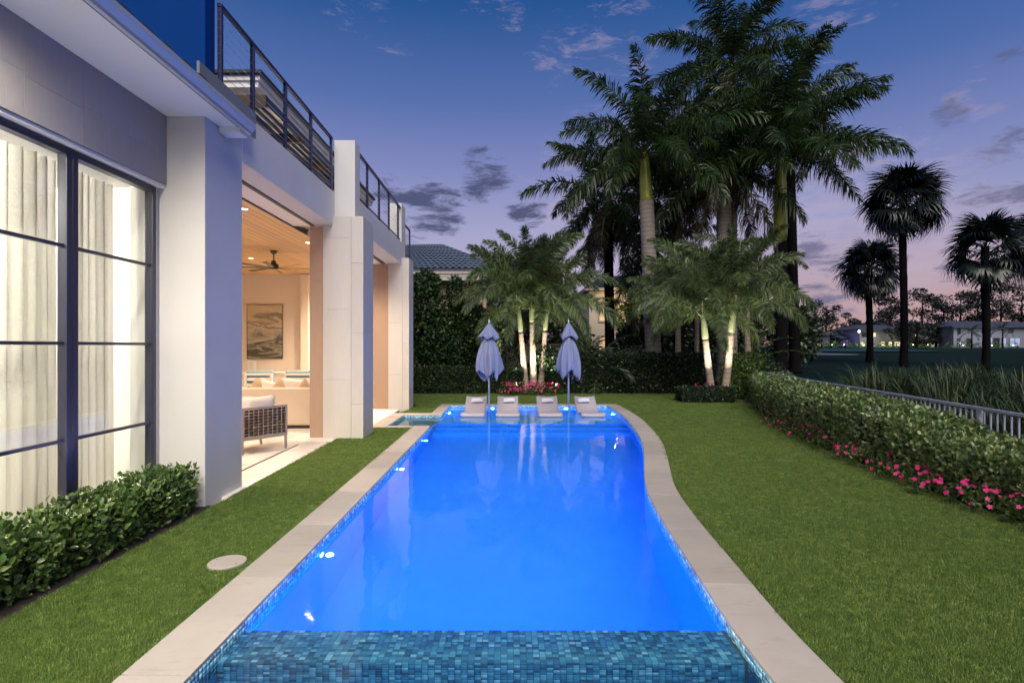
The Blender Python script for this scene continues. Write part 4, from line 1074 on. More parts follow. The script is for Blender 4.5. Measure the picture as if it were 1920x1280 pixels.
        for k in range(int(min(60, L*5))):
            i = rg.integers(0, n); p = Vector(xyz[i]); q = p - Vector(nn[i])*.18 - Vector((0,0,.12)); tw.tube([q, (p+q)/2+Vector((rg.normal(0,.02),rg.normal(0,.02),0)), p], [.005,.004,.002], 4)
        o = tw.build('twig', TWIG, root); o['kind'] = 'stuff'
    return root
def b_front(nn, xyz): return (nn*(np.array([0,0,CH])-xyz)).sum(1) > 0
# shrub bed under the window
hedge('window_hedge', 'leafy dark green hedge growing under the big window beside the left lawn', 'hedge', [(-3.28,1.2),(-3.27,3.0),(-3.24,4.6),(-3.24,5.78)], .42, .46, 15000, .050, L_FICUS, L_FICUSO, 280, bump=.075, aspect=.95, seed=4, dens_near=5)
# long hedge along the fence
ypts = np.arange(2.6, 18.6, .4)
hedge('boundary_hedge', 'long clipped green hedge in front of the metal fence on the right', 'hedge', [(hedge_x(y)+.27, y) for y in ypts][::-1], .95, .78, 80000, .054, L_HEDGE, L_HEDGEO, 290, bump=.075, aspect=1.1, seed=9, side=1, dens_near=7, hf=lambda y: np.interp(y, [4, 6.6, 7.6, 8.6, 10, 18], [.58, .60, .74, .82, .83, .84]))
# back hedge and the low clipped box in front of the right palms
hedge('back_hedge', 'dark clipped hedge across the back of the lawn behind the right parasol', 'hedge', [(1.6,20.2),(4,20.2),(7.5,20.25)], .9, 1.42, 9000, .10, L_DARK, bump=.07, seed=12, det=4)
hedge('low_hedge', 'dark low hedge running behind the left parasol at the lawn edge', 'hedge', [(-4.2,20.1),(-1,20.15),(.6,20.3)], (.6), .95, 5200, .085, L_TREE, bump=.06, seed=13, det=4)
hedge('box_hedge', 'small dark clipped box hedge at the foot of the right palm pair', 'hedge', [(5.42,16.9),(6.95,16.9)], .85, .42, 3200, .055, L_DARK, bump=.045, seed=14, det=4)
# leafy masses of shrubs and small trees
def leafy(name, label, cat, blobs, count, size, mat, trunks=(), group=None, seed=1, aspect=.9, det=4, core=.62, shell=.34):
    rg = np.random.default_rng(seed); bl_ = np.array(blobs, float); w = (bl_[:,3]*bl_[:,4]+bl_[:,4]*bl_[:,5]); w /= w.sum()
    i = rg.choice(len(bl_), count, p=w); u = nrm_(rg.normal(0,1,(count,3))); r = 1-rg.random(count)**1.6*shell
    nz_ = 1+.20*wav(u[:,0]*2+bl_[i,0], u[:,1]*2, u[:,2]*2+bl_[i,2], 2.2, seed)
    p = bl_[i,:3] + u*bl_[i,3:6]*(r*nz_)[:,None]; rd = rg.normal(0,1,(count,3))
    d = u*.5+rd*.7+np.array([0,0,.1]); nf = u*.6+np.array([0,0,.6])+rg.normal(0,.5,(count,3))
    loc = (bl_[:,0].mean(), bl_[:,1].mean(), min(bl_[:,2]-bl_[:,5]))
    if trunks: loc = trunks[0][0]
    root = thing(name, label, cat, tuple(loc), 0, group)
    o = obj('crown' if trunks else 'foliage', leaves_mesh('crown', p, d, nf, size*rg.uniform(.6,1.3,count), aspect, mat, det), None, root); o['kind'] = 'stuff'
    for t in trunks:
        MB().tube(t[0:-1] if not isinstance(t[-1], tuple) else t, t[-1] if not isinstance(t[-1], tuple) else .05, 8).build('trunk', TWIG, root, True)
    return root
def trunkset(*ts): return ts
leafy('ficus_tree', 'tall dark leafy tree against the house corner below the blue tiled roof', 'tree',
      [(-3.5,21.2,1.9,1.1,.8,1.7),(-3.3,21.3,3.3,.95,.8,1.15),(-2.6,21.4,1.6,.9,.8,1.5),(-3.95,21.5,2.6,.7,.7,1.5),(-3.1,21.3,4.1,.55,.5,.55)], 15000, .15, L_TREE,
      [[(-3.3,21.3,0),(-3.3,21.4,1.6),(-3.2,21.3,3.2),[.09,.07,.03]]], seed=21)
leafy('leafy_tree', 'dark leafy tree behind the left parasol with a few yellow green sprays', 'tree',
      [(-1.9,21.4,2.0,.9,.7,1.5),(-1.5,21.6,2.7,.7,.6,.8),(-2.0,21.5,3.75,.32,.4,.65),(-1.1,21.5,1.3,.7,.6,1.0)], 11000, .14, L_TREE,
      [[(-1.7,21.4,0),(-1.65,21.4,1.5),(-1.8,21.4,3),[.07,.05,.02]]], seed=22)
leafy('young_tree', 'loose young tree with lit yellow green leaves between left parasol and palm trunks', 'tree',
      [(-.62,20.6,2.55,.42,.3,.42),(-.35,20.55,2.05,.35,.3,.38),(-.95,20.6,2.2,.35,.3,.4),(-.6,20.6,1.6,.4,.3,.35)], 620, .13, L_BRIGHT,
      [[(-.8,20.6,0),(-.7,20.6,1.2),(-.55,20.6,2.6),[.035,.03,.01]],[(-.75,20.6,1.0),(-.4,20.6,1.6),(-.1,20.6,2.1),[.02,.016,.008]]], seed=23, shell=.9)
leafy('lime_shrub', 'bright lime green shrub at the start of the fence hedge', 'shrub', [(7.6,18.3,.75,.55,.5,.75),(8.1,18.6,.85,.6,.5,.75),(7.35,18.2,.4,.35,.35,.4)], 3000, .10, L_BRIGHT, seed=24)
leafy('broad_shrub', 'dark broad shrub behind the right palms beside the hedge corner', 'shrub', [(8.9,19.6,.7,.7,.6,.75),(9.5,20,.6,.6,.6,.65)], 1800, .12, L_DARK, seed=25)
leafy('filler_shrub', 'dark green shrub to the right of the flowered palm bed', 'shrub', [(1.75,20.7,.8,.55,.5,.75),(1.5,20.6,1.35,.35,.35,.4)], 1800, .11, L_TREE, seed=26)
leafy('filler_shrub', 'leafy shrub between the left parasol and the flower bed', 'shrub', [(-.75,21.2,.9,.6,.4,.85),(.15,21.6,.9,.6,.4,.9),(1.5,21.7,.8,.7,.4,.9)], 3600, .11, L_TREE, seed=27)

# dark trees closing the view behind the palms
dk = 'dark background tree behind the palms, '
leafy('background_tree', dk+'left of the lit villa', 'tree', [(1.2,25.5,2.0,1.7,1,1.9),(2.6,26,1.6,1.3,1,1.6),(.2,25.2,2.9,1.1,.8,1.2)], 5200, .26, L_DARK, [[(1.2,25.5,0),(1.2,25.5,2),(1.4,25.5,3.4),[.12,.09,.04]]], seed=61)
leafy('background_tree', dk+'right of the lit villa', 'tree', [(8.6,33,2.4,2.0,1.2,2.3),(10.6,33,3.2,1.8,1.2,2.4),(7.4,32,1.5,1.2,1,1.5)], 6500, .30, L_DARK, [[(9.2,33,0),(9.2,33,2),(9.6,33,4),[.15,.1,.05]]], seed=62)
leafy('background_tree', dk+'between the brown trunk and the yellow green shaft', 'tree', [(12.6,33,2.6,1.9,1.2,2.5),(14.2,34,2.0,1.6,1.2,2.0)], 5200, .30, L_DARK, [[(13,33,0),(13,33,2),(13.2,33,4),[.15,.1,.05]]], seed=63)
leafy('background_tree', dk+'loose one right of the yellow green shaft', 'tree', [(17.6,34,2.2,1.5,1.2,1.7),(18.6,35,3.2,1.0,.8,1.0),(16.6,34,3.3,.9,.8,1.2)], 3600, .30, L_DARK, [[(17.4,34,0),(17.5,34,2),(18,34,3.6),[.15,.1,.04]]], seed=64, shell=.8)
leafy('background_shrub', 'dark shrubs behind the right parasol under the feather palm', 'shrub', [(2.9,23.2,.9,1.6,.7,1.0),(5.0,24.6,.8,1.4,.7,.9)], 3200, .18, L_DARK, seed=65)
# periwinkles: mounds with single flowers
PET = []
for k in range(5):
    a = 2*PI*k/5; c, s_ = math.cos(a), math.sin(a)
    for x, y_, z in ((.05,0,.0),(.55,.34,.10),(1,.22,.05),(1,-.22,.05),(.55,-.34,.10)): PET.append((x*c-y_*s_, x*s_+y_*c, z))
PETF = []
for k in range(5): PETF += [(5*k,5*k+1,5*k+2),(5*k,5*k+2,5*k+3),(5*k,5*k+3,5*k+4)]
FLM = np_mesh('flower', PET, PETF, PINKO)
def flower_plant(x, y, rx, rz, nleaf, nfl, label, group, seed, fsize=.027, lsize=.055):
    rg = np.random.default_rng(seed); u = nrm_(rg.normal(0,1,(nleaf,3))); u[:,2] = np.abs(u[:,2]); r = 1-rg.random(nleaf)*.5
    p = np.array([x,y,.01]) + u*r[:,None]*np.array([rx,rx*.8,rz]); rd = rg.normal(0,1,(nleaf,3))
    t = thing('flowering_plant', label, 'plant', (x, y, 0), 0, group)
    o = obj('foliage', leaves_mesh('foliage', p, u*.6+rd*.6+np.array([0,0,.4]), u*.5+np.array([0,0,.7])+rg.normal(0,.4,(nleaf,3)), lsize*rg.uniform(.6,1.2,nleaf), .75, L_FLOWERL), None, t); o['kind'] = 'stuff'
    for k in range(nfl):
        a = rg.uniform(0, 2*PI); el = rg.uniform(.15, 1.35); dv = Vector((math.cos(a)*math.cos(el), math.sin(a)*math.cos(el), math.sin(el)))
        if dv.y > .3: dv.y *= -1
        q = Vector((x,y,.02)) + Vector((dv.x*rx*1.05, dv.y*rx*.9, dv.z*rz*1.08))
        nv = (dv + Vector((rg.normal(0,.3), rg.normal(0,.3)-.35, .35))).normalized()
        M = Matrix.Translation(q) @ nv.to_track_quat('Z','Y').to_matrix().to_4x4() @ Matrix.Rotation(rg.uniform(0,6), 4, 'Z') @ Matrix.Scale(fsize*rg.uniform(.75,1.15), 4)
        inst('flower', FLM, t, M)
lb = 'low periwinkle plant with pink flowers at the foot of the long right hedge'
k = 0
for y in (4.6, 5.0, 5.35, 5.7, 6.05, 6.4, 6.75, 7.1, 7.5, 7.9, 8.35, 9.15, 9.5, 9.9, 10.4, 10.9, 11.5, 12.2, 13.0, 14.0, 15.2, 16.4):
    rg_ = random.Random(k+50); flower_plant(hedge_x(y)+.16+rg_.uniform(-.04,.05), y, rg_.uniform(.18,.25), rg_.uniform(.18,.28) if y < 12 else .17, 190 if y < 9 else 110, rg_.choice((8,10,13,15)) if y < 9 else rg_.choice((5,6,8)) if y < 12 else 4, lb, 'periwinkles along the hedge', 100+k); k += 1
for x, y, n in ((-.02,19.75,22),(.42,19.6,26),(.88,19.6,26),(1.35,19.65,22),(1.75,19.7,12),(.2,20.0,14),(1.1,20.0,16)):
    flower_plant(x, y, .36, .42, 260, n, 'pink flowering plant in the bed around the three lit palm trunks', 'flowers under the lit palms', 200+k, .036, .07); k += 1
for x, y in ((6.0,17.6),(6.45,17.65),(6.8,17.6)):
    flower_plant(x, y, .25, .52, 120, 6, 'pink flowering plant behind the small box hedge under the right palms', 'flowers under the right palms', 240+k, .034, .06); k += 1
petals = MB(); rg_ = random.Random(5)
for _ in range(46):
    y = rg_.uniform(4.8, 9); x = hedge_x(y)+rg_.uniform(-.10,.10); s_ = .011; a = rg_.uniform(0,6)
    petals.add([(x+s_*math.cos(a+i*PI/2), y+s_*math.sin(a+i*PI/2), .028+.004*(i % 2)) for i in range(4)], [(0,1,2,3)])
o = petals.build('fallen_petals', PINK); o['kind'] = 'stuff'

# ------------------------------------------------------------------ palms
def frondmat(name, a, b, tr=.18, spec=.5): return leafmat(name, a, b, .34, tr, spec=spec)
F_ROYAL = frondmat('royal_frond', (.014,.034,.010), (.046,.082,.022), .3); F_OLD = frondmat('old_royal_frond', (.035,.032,.016), (.085,.065,.030))
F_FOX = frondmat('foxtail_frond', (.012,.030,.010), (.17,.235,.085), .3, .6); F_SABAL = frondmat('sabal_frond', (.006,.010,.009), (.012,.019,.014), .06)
F_DATE = frondmat('date_frond', (.020,.042,.016), (.055,.085,.03)); F_YEL = frondmat('areca_frond', (.07,.10,.012), (.16,.20,.03), .3)
F_FARP = frondmat('far_palm_frond', (.02,.04,.02), (.05,.08,.03))
RACH = plain('pale_rachis', (.16,.17,.07), .5, .1, 6); RACHD = plain('dark_rachis', (.03,.035,.015), .5, .1, 6)
def ring_mat(name, a, b, sc):
    t = NT(name); z = t.n('ShaderNodeSeparateXYZ', {0: t.pos()}).outputs[2]
    wob = t.math('ADD', t.math('MULTIPLY', z, sc), t.math('MULTIPLY', t.noise(3, 3, .5, t.pos()), .9))
    fr_ = t.math('FRACT', wob); k = t.ramp(fr_, [(0,(0,0,0,1)),(.10,(1,1,1,1)),(.88,(.8,.8,.8,1)),(1,(.1,.1,.1,1))])
    f = t.noise(7, 6, .7, t.pos((1,1,.35))); c = t.mix(f, c4(a), c4(b)); c = t.mix(k, c4(tuple(x*.42 for x in a)), c)
    return t.done(t.bsdf(c, .8, 0, t.bump(k, .5, .012)))
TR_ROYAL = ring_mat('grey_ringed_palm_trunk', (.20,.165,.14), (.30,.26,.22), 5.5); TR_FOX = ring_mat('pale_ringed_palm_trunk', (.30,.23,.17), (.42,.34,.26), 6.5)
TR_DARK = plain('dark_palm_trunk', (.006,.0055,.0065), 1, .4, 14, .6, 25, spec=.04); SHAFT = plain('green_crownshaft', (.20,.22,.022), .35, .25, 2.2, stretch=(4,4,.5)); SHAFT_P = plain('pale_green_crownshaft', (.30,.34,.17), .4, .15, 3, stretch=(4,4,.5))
def frond_mesh(name, L, elev, droop, nl, ll, lw, plum, hang, seed, mat, rmat, rr=.03):
    rg = np.random.default_rng(seed); ns = 26; s = np.linspace(0, 1, ns+1); phi = R(elev)-R(droop)*s**1.25
    dx = np.cos(phi)*L/ns; dz = np.sin(phi)*L/ns; X = np.concatenate([[0], np.cumsum(dx[:-1])]); Z = np.concatenate([[0], np.cumsum(dz[:-1])])
    Y = .05*L*np.sin(s*2.2+seed)*s
    mb = MB(); mb.tube([(X[i],Y[i],Z[i]) for i in range(0, ns+1, 2)], [rr*(1-.93*s[i]) for i in range(0, ns+1, 2)], 5)
    n = nl*2; t = np.sort(rg.uniform(.13, 1.0, n)); side = np.where(np.arange(n) % 2 == 0, 1.0, -1.0)
    px = np.interp(t, s, X); py_ = np.interp(t, s, Y); pz = np.interp(t, s, Z); ph = np.interp(t, s, phi)
    T = np.c_[np.cos(ph), np.zeros(n), np.sin(ph)]; N = np.c_[-np.sin(ph), np.zeros(n), np.cos(ph)]; B = np.c_[np.zeros(n), side, np.zeros(n)]
    ang = rg.normal(.25, .22, n) if not plum else rg.uniform(-1.2, 1.3, n) if plum is True else rg.uniform(-2.2, 2.2, n)
    fw = np.interp(t, [0.13,.6,1], [.35,.6,1.5])[:,None]
    d = nrm_(B*np.cos(ang)[:,None] + N*np.sin(ang)[:,None]*(.9 if plum else .7) + T*fw + rg.normal(0,.08,(n,3)))
    ln = ll*np.clip(np.sin(PI*(.10+.84*t))**.55, .25, 1)*rg.uniform(.82, 1.1, n)
    g = np.array([0,0,-1.0]); hg = hang*rg.uniform(.6,1.3,n)
    P0 = np.c_[px,py_,pz]; P1 = P0+d*(ln*.5)[:,None]+g*(ln*hg*.14)[:,None]; P2 = P0+d*(ln*np.maximum(.55, 1-hg*.22))[:,None]+g*(ln*hg*.58)[:,None]
    w = nrm_(T*.8+N*.4*rg.normal(0,1,n)[:,None])*(lw/2)
    V = np.stack([P0-w*.6, P0+w*.6, P1-w, P1+w, P2], 1).reshape(-1,3); o0 = len(mb.v)
    F = []
    base = (np.arange(n)*5+o0)
    tri = np.concatenate([np.stack([base,base+1,base+3],1), np.stack([base,base+3,base+2],1), np.stack([base+2,base+3,base+4],1)])
    rt = []
    for f in mb.f:
        for k in range(1, len(f)-1): rt.append((f[0], f[k], f[k+1]))
    allF = np.concatenate([np.array(rt), tri]); me = np_mesh(name, np.concatenate([np.array(mb.v), V]), allF, mat); me.materials.append(rmat)
    mi = np.zeros(len(me.polygons), dtype=np.int32); mi[:len(rt)] = 1; me.polygons.foreach_set('material_index', mi); return me
FR = {}
def fronds(kind, elev, var):
    key = (kind, elev, var)
    if key in FR: return FR[key]
    h = hash((elev, var)) % 97
    if kind == 'royal': m_ = frond_mesh('frond', 4.3+.3*var, elev, 66 if elev > 20 else 54, 145, .80, .058, True, .72, 10+elev+var*7+200, F_ROYAL, RACHD, .035)
    elif kind == 'royalold': m_ = frond_mesh('frond', 4.2, elev, 45, 140, .74, .055, True, 1.5, 31+elev+var+200, F_OLD, RACH, .035)
    elif kind == 'fox': m_ = frond_mesh('frond', 2.95+.2*var, elev, 72 if elev > 62 else 102, 250, .46, .036, 'fox', .36, 57+elev+var*5+200, F_FOX, RACH, .022)
    elif kind == 'date': m_ = frond_mesh('frond', 2.3, elev, 75, 75, .42, .026, False, .25, 83+elev+var+200, F_DATE, RACH, .022)
    elif kind == 'areca': m_ = frond_mesh('frond', 2.2, elev, 85, 60, .55, .035, False, .6, 91+elev+var+200, F_YEL, RACH, .02)
    else: m_ = frond_mesh('frond', 2.4, elev, 85, 34, .6, .07, False, .7, 95+elev+var+200, F_FARP, RACHD, .03)
    FR[key] = m_; return m_
def palm(name, label, base, top, r0, r1, trunkm, kind, n, shaft=0, shaftm=None, shr=.17, elevs=(75,55,38,20,2,-18), old=0, spear=None, seed=1, group=None, scale=1.0, az0=0, bulge=0, azw=None):
    rg = random.Random(seed); base = Vector(base); top = Vector(top)
    root = thing(name, label, 'palm', tuple(base), 0, group); H = (top-base).length; nseg = max(6, int(H/.12))
    pts = []; rad = []
    for i in range(nseg+1):
        q = i/nseg; p = base.lerp(top, q); p.x += .05*math.sin(q*3)*(top.x-base.x+.3); pts.append(p)
        rad.append((r0+(r1-r0)*q + bulge*math.exp(-((q-.35)/.25)**2)) * (1+.022*(1 if i % 2 else -1)) * (1+.5*math.exp(-q*H*4)))
    MB().tube(pts, rad, 18).build('trunk', trunkm, root, True)
    c = top
    if shaft:
        c = top+(top-base).normalized()*shaft
        MB().tube([top.lerp(c, q) for q in (0,.06,.2,.5,.8,1)], [r1*1.02, shr*1.08, shr*1.1, shr, shr*.8, shr*.45], 16).build('crownshaft', shaftm, root, True)
    for k in range(n):
        q = k/(n-1); e = elevs[min(len(elevs)-1, int(q*len(elevs)))]; a = az0+k*2.39996+rg.uniform(-.2,.2)
        isold = k >= n-old; me = fronds('royalold' if isold else kind, e, k % 2)
        inst('frond', me, root, Matrix.Translation(c+Vector((0,0,-.18*q))) @ Matrix.Rotation(a, 4, 'Z') @ Matrix.Rotation(rg.uniform(-.08,.08), 4, 'X') @ Matrix.Scale(scale*rg.uniform(.88,1.1), 4))
    if spear:
        MB().tube([c, c+Vector(spear)*.5, c+Vector(spear)], [.03,.022,.004], 6).build('spear_leaf', RACH, root, True)
    return root
# three foxtail palms lit from below in the flower bed
palm('foxtail_palm', 'left of three lit palm trunks rising from the pink flower bed', (.72,20.5,0), (.52,20.5,2.25), .13, .085, TR_FOX, 'fox', 15, 1.0, SHAFT_P, .085, (88,76,64,48,30,10), seed=2, az0=.3)
palm('foxtail_palm', 'middle palm trunk of the three in the flower bed, brightest lit', (.98,20.35,0), (.93,20.35,2.6), .13, .09, TR_FOX, 'fox', 18, 1.0, SHAFT_P, .09, (89,80,66,50,32,12), seed=3, az0=1.1, spear=(-.5,.1,2.0), scale=1.0)
palm('foxtail_palm', 'right leaning palm trunk of the three in the flower bed', (1.22,20.55,0), (1.42,20.55,2.3), .12, .085, TR_FOX, 'fox', 16, 1.0, SHAFT_P, .085, (88,76,62,46,28,8), seed=4, az0=2.2, scale=.95)
# foxtail group on the right
palm('foxtail_palm', 'front left palm of the right group, standing in the small box hedge', (6.55,17.7,0), (6.34,17.7,1.95), .12, .09, TR_FOX, 'fox', 16, .8, SHAFT_P, .095, (88,78,66,50,34,20), seed=5, az0=.2, scale=.85)
palm('foxtail_palm', 'front right palm of the right group with a pale green shaft and tall spear', (6.95,17.8,0), (7.20,17.8,2.15), .125, .10, TR_FOX, 'fox', 18, 1.0, SHAFT_P, .105, (89,80,68,54,38,24), seed=6, az0=1.7, spear=(.32,0,3.3), scale=.88)
palm('foxtail_palm', 'back left palm of the right group, behind the dark hedge', (6.5,21.2,0), (6.55,21.2,2.4), .14, .10, TR_FOX, 'fox', 15, .8, SHAFT_P, .095, (88,76,64,50,34), seed=7, az0=2.5, spear=(-.3,0,2.5), scale=.88)
palm('foxtail_palm', 'thin palm half hidden in the middle of the right group', (7.15,21.0,0), (7.2,21.0,3.2), .10, .08, TR_FOX, 'fox', 14, .7, SHAFT_P, .08, (70,45,20), seed=8, az0=.9)
palm('foxtail_palm', 'dark palm at the right of the group with fronds over the fence', (8.95,20.6,0), (8.9,20.6,3.7), .13, .10, TR_FOX, 'fox', 15, .8, SHAFT, .09, (70,45,20,0), seed=9, az0=.1, scale=.8)
# royal palms
palm('royal_palm', 'tall royal palm with a grey ringed trunk left of the palm group', (6.15,23,0), (5.80,23,7.75), .31, .29, TR_ROYAL, 'royal', 25, 2.0, SHAFT, .235, (78,58,38,20,4,-12), seed=11, az0=PI, bulge=.02)
palm('royal_palm', 'royal palm with a thick brown trunk in the middle of the group', (9.6,24.5,0), (9.6,24.5,7.9), .33, .31, TR_ROYAL, 'royal', 26, 1.6, SHAFT, .25, (72,52,30,8,-15,-38), old=6, seed=12, az0=.4)
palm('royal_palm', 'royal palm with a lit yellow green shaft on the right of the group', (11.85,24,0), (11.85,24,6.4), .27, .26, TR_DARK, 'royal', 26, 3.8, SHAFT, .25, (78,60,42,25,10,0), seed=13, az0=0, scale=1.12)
palm('royal_palm', 'tallest royal palm with fronds cut by the top edge of the photo', (10.9,27,.2), (10.9,27,13.5), .30, .28, TR_ROYAL, 'royal', 26, 1.9, SHAFT, .24, (78,58,38,15,-8,-30), old=2, seed=14, az0=.8, scale=1.08)
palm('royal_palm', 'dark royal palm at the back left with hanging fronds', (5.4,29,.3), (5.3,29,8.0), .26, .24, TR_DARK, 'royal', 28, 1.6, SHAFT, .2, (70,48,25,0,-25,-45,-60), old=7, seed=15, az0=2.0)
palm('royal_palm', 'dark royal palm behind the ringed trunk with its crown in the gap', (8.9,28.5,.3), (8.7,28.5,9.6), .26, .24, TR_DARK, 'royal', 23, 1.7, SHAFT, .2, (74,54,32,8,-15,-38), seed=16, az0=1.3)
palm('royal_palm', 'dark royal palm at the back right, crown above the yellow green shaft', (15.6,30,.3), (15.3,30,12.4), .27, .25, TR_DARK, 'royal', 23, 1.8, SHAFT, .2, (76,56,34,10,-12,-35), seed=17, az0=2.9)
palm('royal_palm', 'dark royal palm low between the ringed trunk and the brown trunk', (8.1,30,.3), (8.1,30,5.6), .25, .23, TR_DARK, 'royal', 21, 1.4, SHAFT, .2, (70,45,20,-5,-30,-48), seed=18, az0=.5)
# smaller feather palms
def feather(name, label, x, y, z, kind, n, elevs, sc, seed, trunk=.8):
    palm(name, label, (x,y,0), (x,y,max(.3,z)), .12, .10, TR_DARK, kind, n, 0, None, .1, elevs, seed=seed, scale=sc)
feather('date_palm', 'bushy feather palm with arching fronds behind the right parasol', 3.45, 21.7, .7, 'date', 16, (75,60,45,30,12), 1.05, 31)
feather('date_palm', 'feather palm with an orange lit base at the right of the palm group', 9.3, 21.5, .8, 'date', 18, (70,50,30,12,-8), 1.0, 32)
feather('areca_palm', 'yellow green feather palm in front of the far villa', 5.65, 25.5, 3.6, 'areca', 9, (75,55,35,12), 1.0, 33)
feather('date_palm', 'dark feather palm beside the lit villa wall', 5.1, 24.5, .6, 'date', 12, (70,50,30,10), .9, 34)
# uplights
uplight((1.02, 19.75, .22), (.97, 20.35, 2.6), 120, 'small lit garden spotlight in the flower bed at the middle palm', 95)
uplight((.35, 19.55, .18), (.60, 20.5, 4.2), 520, 'garden spotlight at the left of the flower bed', 90)
uplight((1.75, 19.55, .18), (1.35, 20.55, 4.4), 520, 'garden spotlight at the right of the flower bed', 90)
uplight((6.05, 16.85, .46), (6.45, 17.7, 3.6), 250, 'garden spotlight behind the small box hedge, left one', 100)
uplight((6.80, 16.85, .46), (7.15, 17.8, 4.0), 280, 'garden spotlight behind the small box hedge, right one', 100)
uplight((6.4, 20.85, 1.0), (6.6, 21.2, 3.5), 160, 'garden spotlight behind the dark back hedge', 90)
uplight((8.9, 21.6, .5), (9.7, 24.5, 8.5), 1500, 'garden spotlight at the foot of the thick brown royal palm', 60, (1,.82,.52))
uplight((12.4, 20.9, -.12), (11.9, 24, 8.6), 6500, 'garden spotlight at the foot of the royal palm with the yellow green shaft', 36, (1,.9,.45))
uplight((5.5, 21.3, 1.0), (5.9, 23, 7.5), 420, 'garden spotlight at the foot of the grey ringed royal palm', 50, (.85,.85,1))
uplight((8.9, 21.0, .12), (9.3, 21.5, 1.6), 110, 'garden spotlight with an orange glow under the feather palm', 100, (1,.62,.22))
uplight((-2.2, 15.0, .02), (-2.0, 18.5, 0.3), 0.01, 'small unlit spotlight beside the ledge', 60) if False else None

# ------------------------------------------------------------------ sabal palms on the golf course
fanm = {}
def fan_mesh(var, seed):
    rg = np.random.default_rng(seed); mb = MB(); pl = 1.0; mb.tube([(0,0,0),(pl*.5,0,.05),(pl,0,0)], [.022,.016,.012], 4); V = []; F = []
    n = 34
    for k in range(n):
        a = -2.1+4.2*k/(n-1); L = 1.05*(1-.18*abs(a)/2.1)*rg.uniform(.85,1.1); dx, dy = math.cos(a), math.sin(a); fold = .35*abs(math.sin(a))
        p1 = np.array([pl+dx*L*.5, dy*L*.5, .10*math.cos(a)-.06*fold]); p2 = np.array([pl+dx*L*.82+.02*rg.normal(), dy*L*.80+.05*rg.normal(), -.10-.25*fold-.10*rg.random()]); p3 = np.array([pl+dx*L, dy*L*.9, -.34-.3*fold-.25*rg.random()])
        w = np.array([-dy,dx,0])*.045; o = len(V); V += [(pl,0,0), p1-w, p1+w, p2-w*.5, p2+w*.5, p3]; F += [(o,o+1,o+2),(o+1,o+3,o+4),(o+1,o+4,o+2),(o+3,o+5,o+4)]
    o0 = len(mb.v); rt = [(f[0],f[i],f[i+1]) for f in mb.f for i in range(1,len(f)-1)]
    return np_mesh('fan_leaf', np.concatenate([np.array(mb.v), np.array([tuple(v) for v in V])]), np.array(rt+[tuple(i+o0 for i in f) for f in F]), F_SABAL)
FANS = [fan_mesh(0, 5), fan_mesh(1, 6), fan_mesh(2, 8)]
def sabal(x, y, H, r, label, n=46, sc=1.0, seed=1, lo=-60):
    rg = random.Random(seed); z0 = gz(x, y); root = thing('cabbage_palm', label, 'palm', (x, y, z0), 0, 'palms on the golf course')
    nn_ = 30; MB().tube([(x+.05*math.sin(i*.2), y, z0-.1+(H+.1)*i/nn_) for i in range(nn_+1)], [r*(1.25-.25*min(1, i/4))*(1+.05*math.sin(i*2.1)) for i in range(nn_+1)], 12).build('trunk', TR_DARK, root, True)
    for k in range(n):
        q = (k+.5)/n; e = R(85-(85-lo)*q**.9); a = k*2.39996+rg.uniform(-.3,.3); s_ = sc*rg.uniform(.85,1.12)
        inst('fan_leaf', FANS[k % 3], root, Matrix.Translation((x, y, z0+H-.1-.35*q)) @ Matrix.Rotation(a, 4, 'Z') @ Matrix.Rotation(-e, 4, 'Y') @ Matrix.Rotation(rg.uniform(-.5,.5), 4, 'X') @ Matrix.Scale(s_, 4))
def sab(u, vb, vc, Y, rpx, label, **k):
    x = (u-UC)*Y/FPX; H = CH+(VC-vc)*Y/FPX-gz(x, Y); sabal(x, Y, H, rpx*Y/FPX, label, **k)
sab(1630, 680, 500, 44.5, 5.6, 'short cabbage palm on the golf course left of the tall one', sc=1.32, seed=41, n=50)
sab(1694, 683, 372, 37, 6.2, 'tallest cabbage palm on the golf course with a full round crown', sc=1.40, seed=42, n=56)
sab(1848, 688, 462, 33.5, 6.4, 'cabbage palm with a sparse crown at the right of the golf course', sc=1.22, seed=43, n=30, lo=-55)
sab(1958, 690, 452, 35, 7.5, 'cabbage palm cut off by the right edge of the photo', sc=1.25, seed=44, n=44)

# ------------------------------------------------------------------ fence behind the hedge
fence = thing('metal_fence', 'pale grey aluminium picket fence behind the long hedge', 'fence', (6.6, 9.5, -.1))
A = Vector((5.30,2.2,0)); Bv = Vector((7.98,17.4,0)); FL = (Bv-A).length; fd = (Bv-A)/FL; FM = Matrix.Translation(A) @ fd.to_track_quat('X','Z').to_matrix().to_4x4()
for z0, z1 in ((.875,.915),(.10,.125),(.02,.05)):
    MB().box(0, FL, -.02, .02, z0, z1, M=FM, c=.003).build('rail', FENCEM, fence)
pk = MB().box(-.009, .009, -.009, .009, .0, .86).mesh('picket'); pk.materials.append(FENCEM)
n = int(FL/.122)
RT = fd.to_track_quat('X','Z').to_matrix().to_4x4()
for k in range(n): inst('picket', pk, fence, Matrix.Translation(A+fd*(.05+k*.122)) @ RT)
po = MB().box(-.027, .027, -.027, .027, -.1, .873, c=.004).mesh('post'); po.materials.append(FENCEM)
for k in range(7): inst('post', po, fence, Matrix.Translation(A+fd*(.0+k*FL/6)) @ RT)
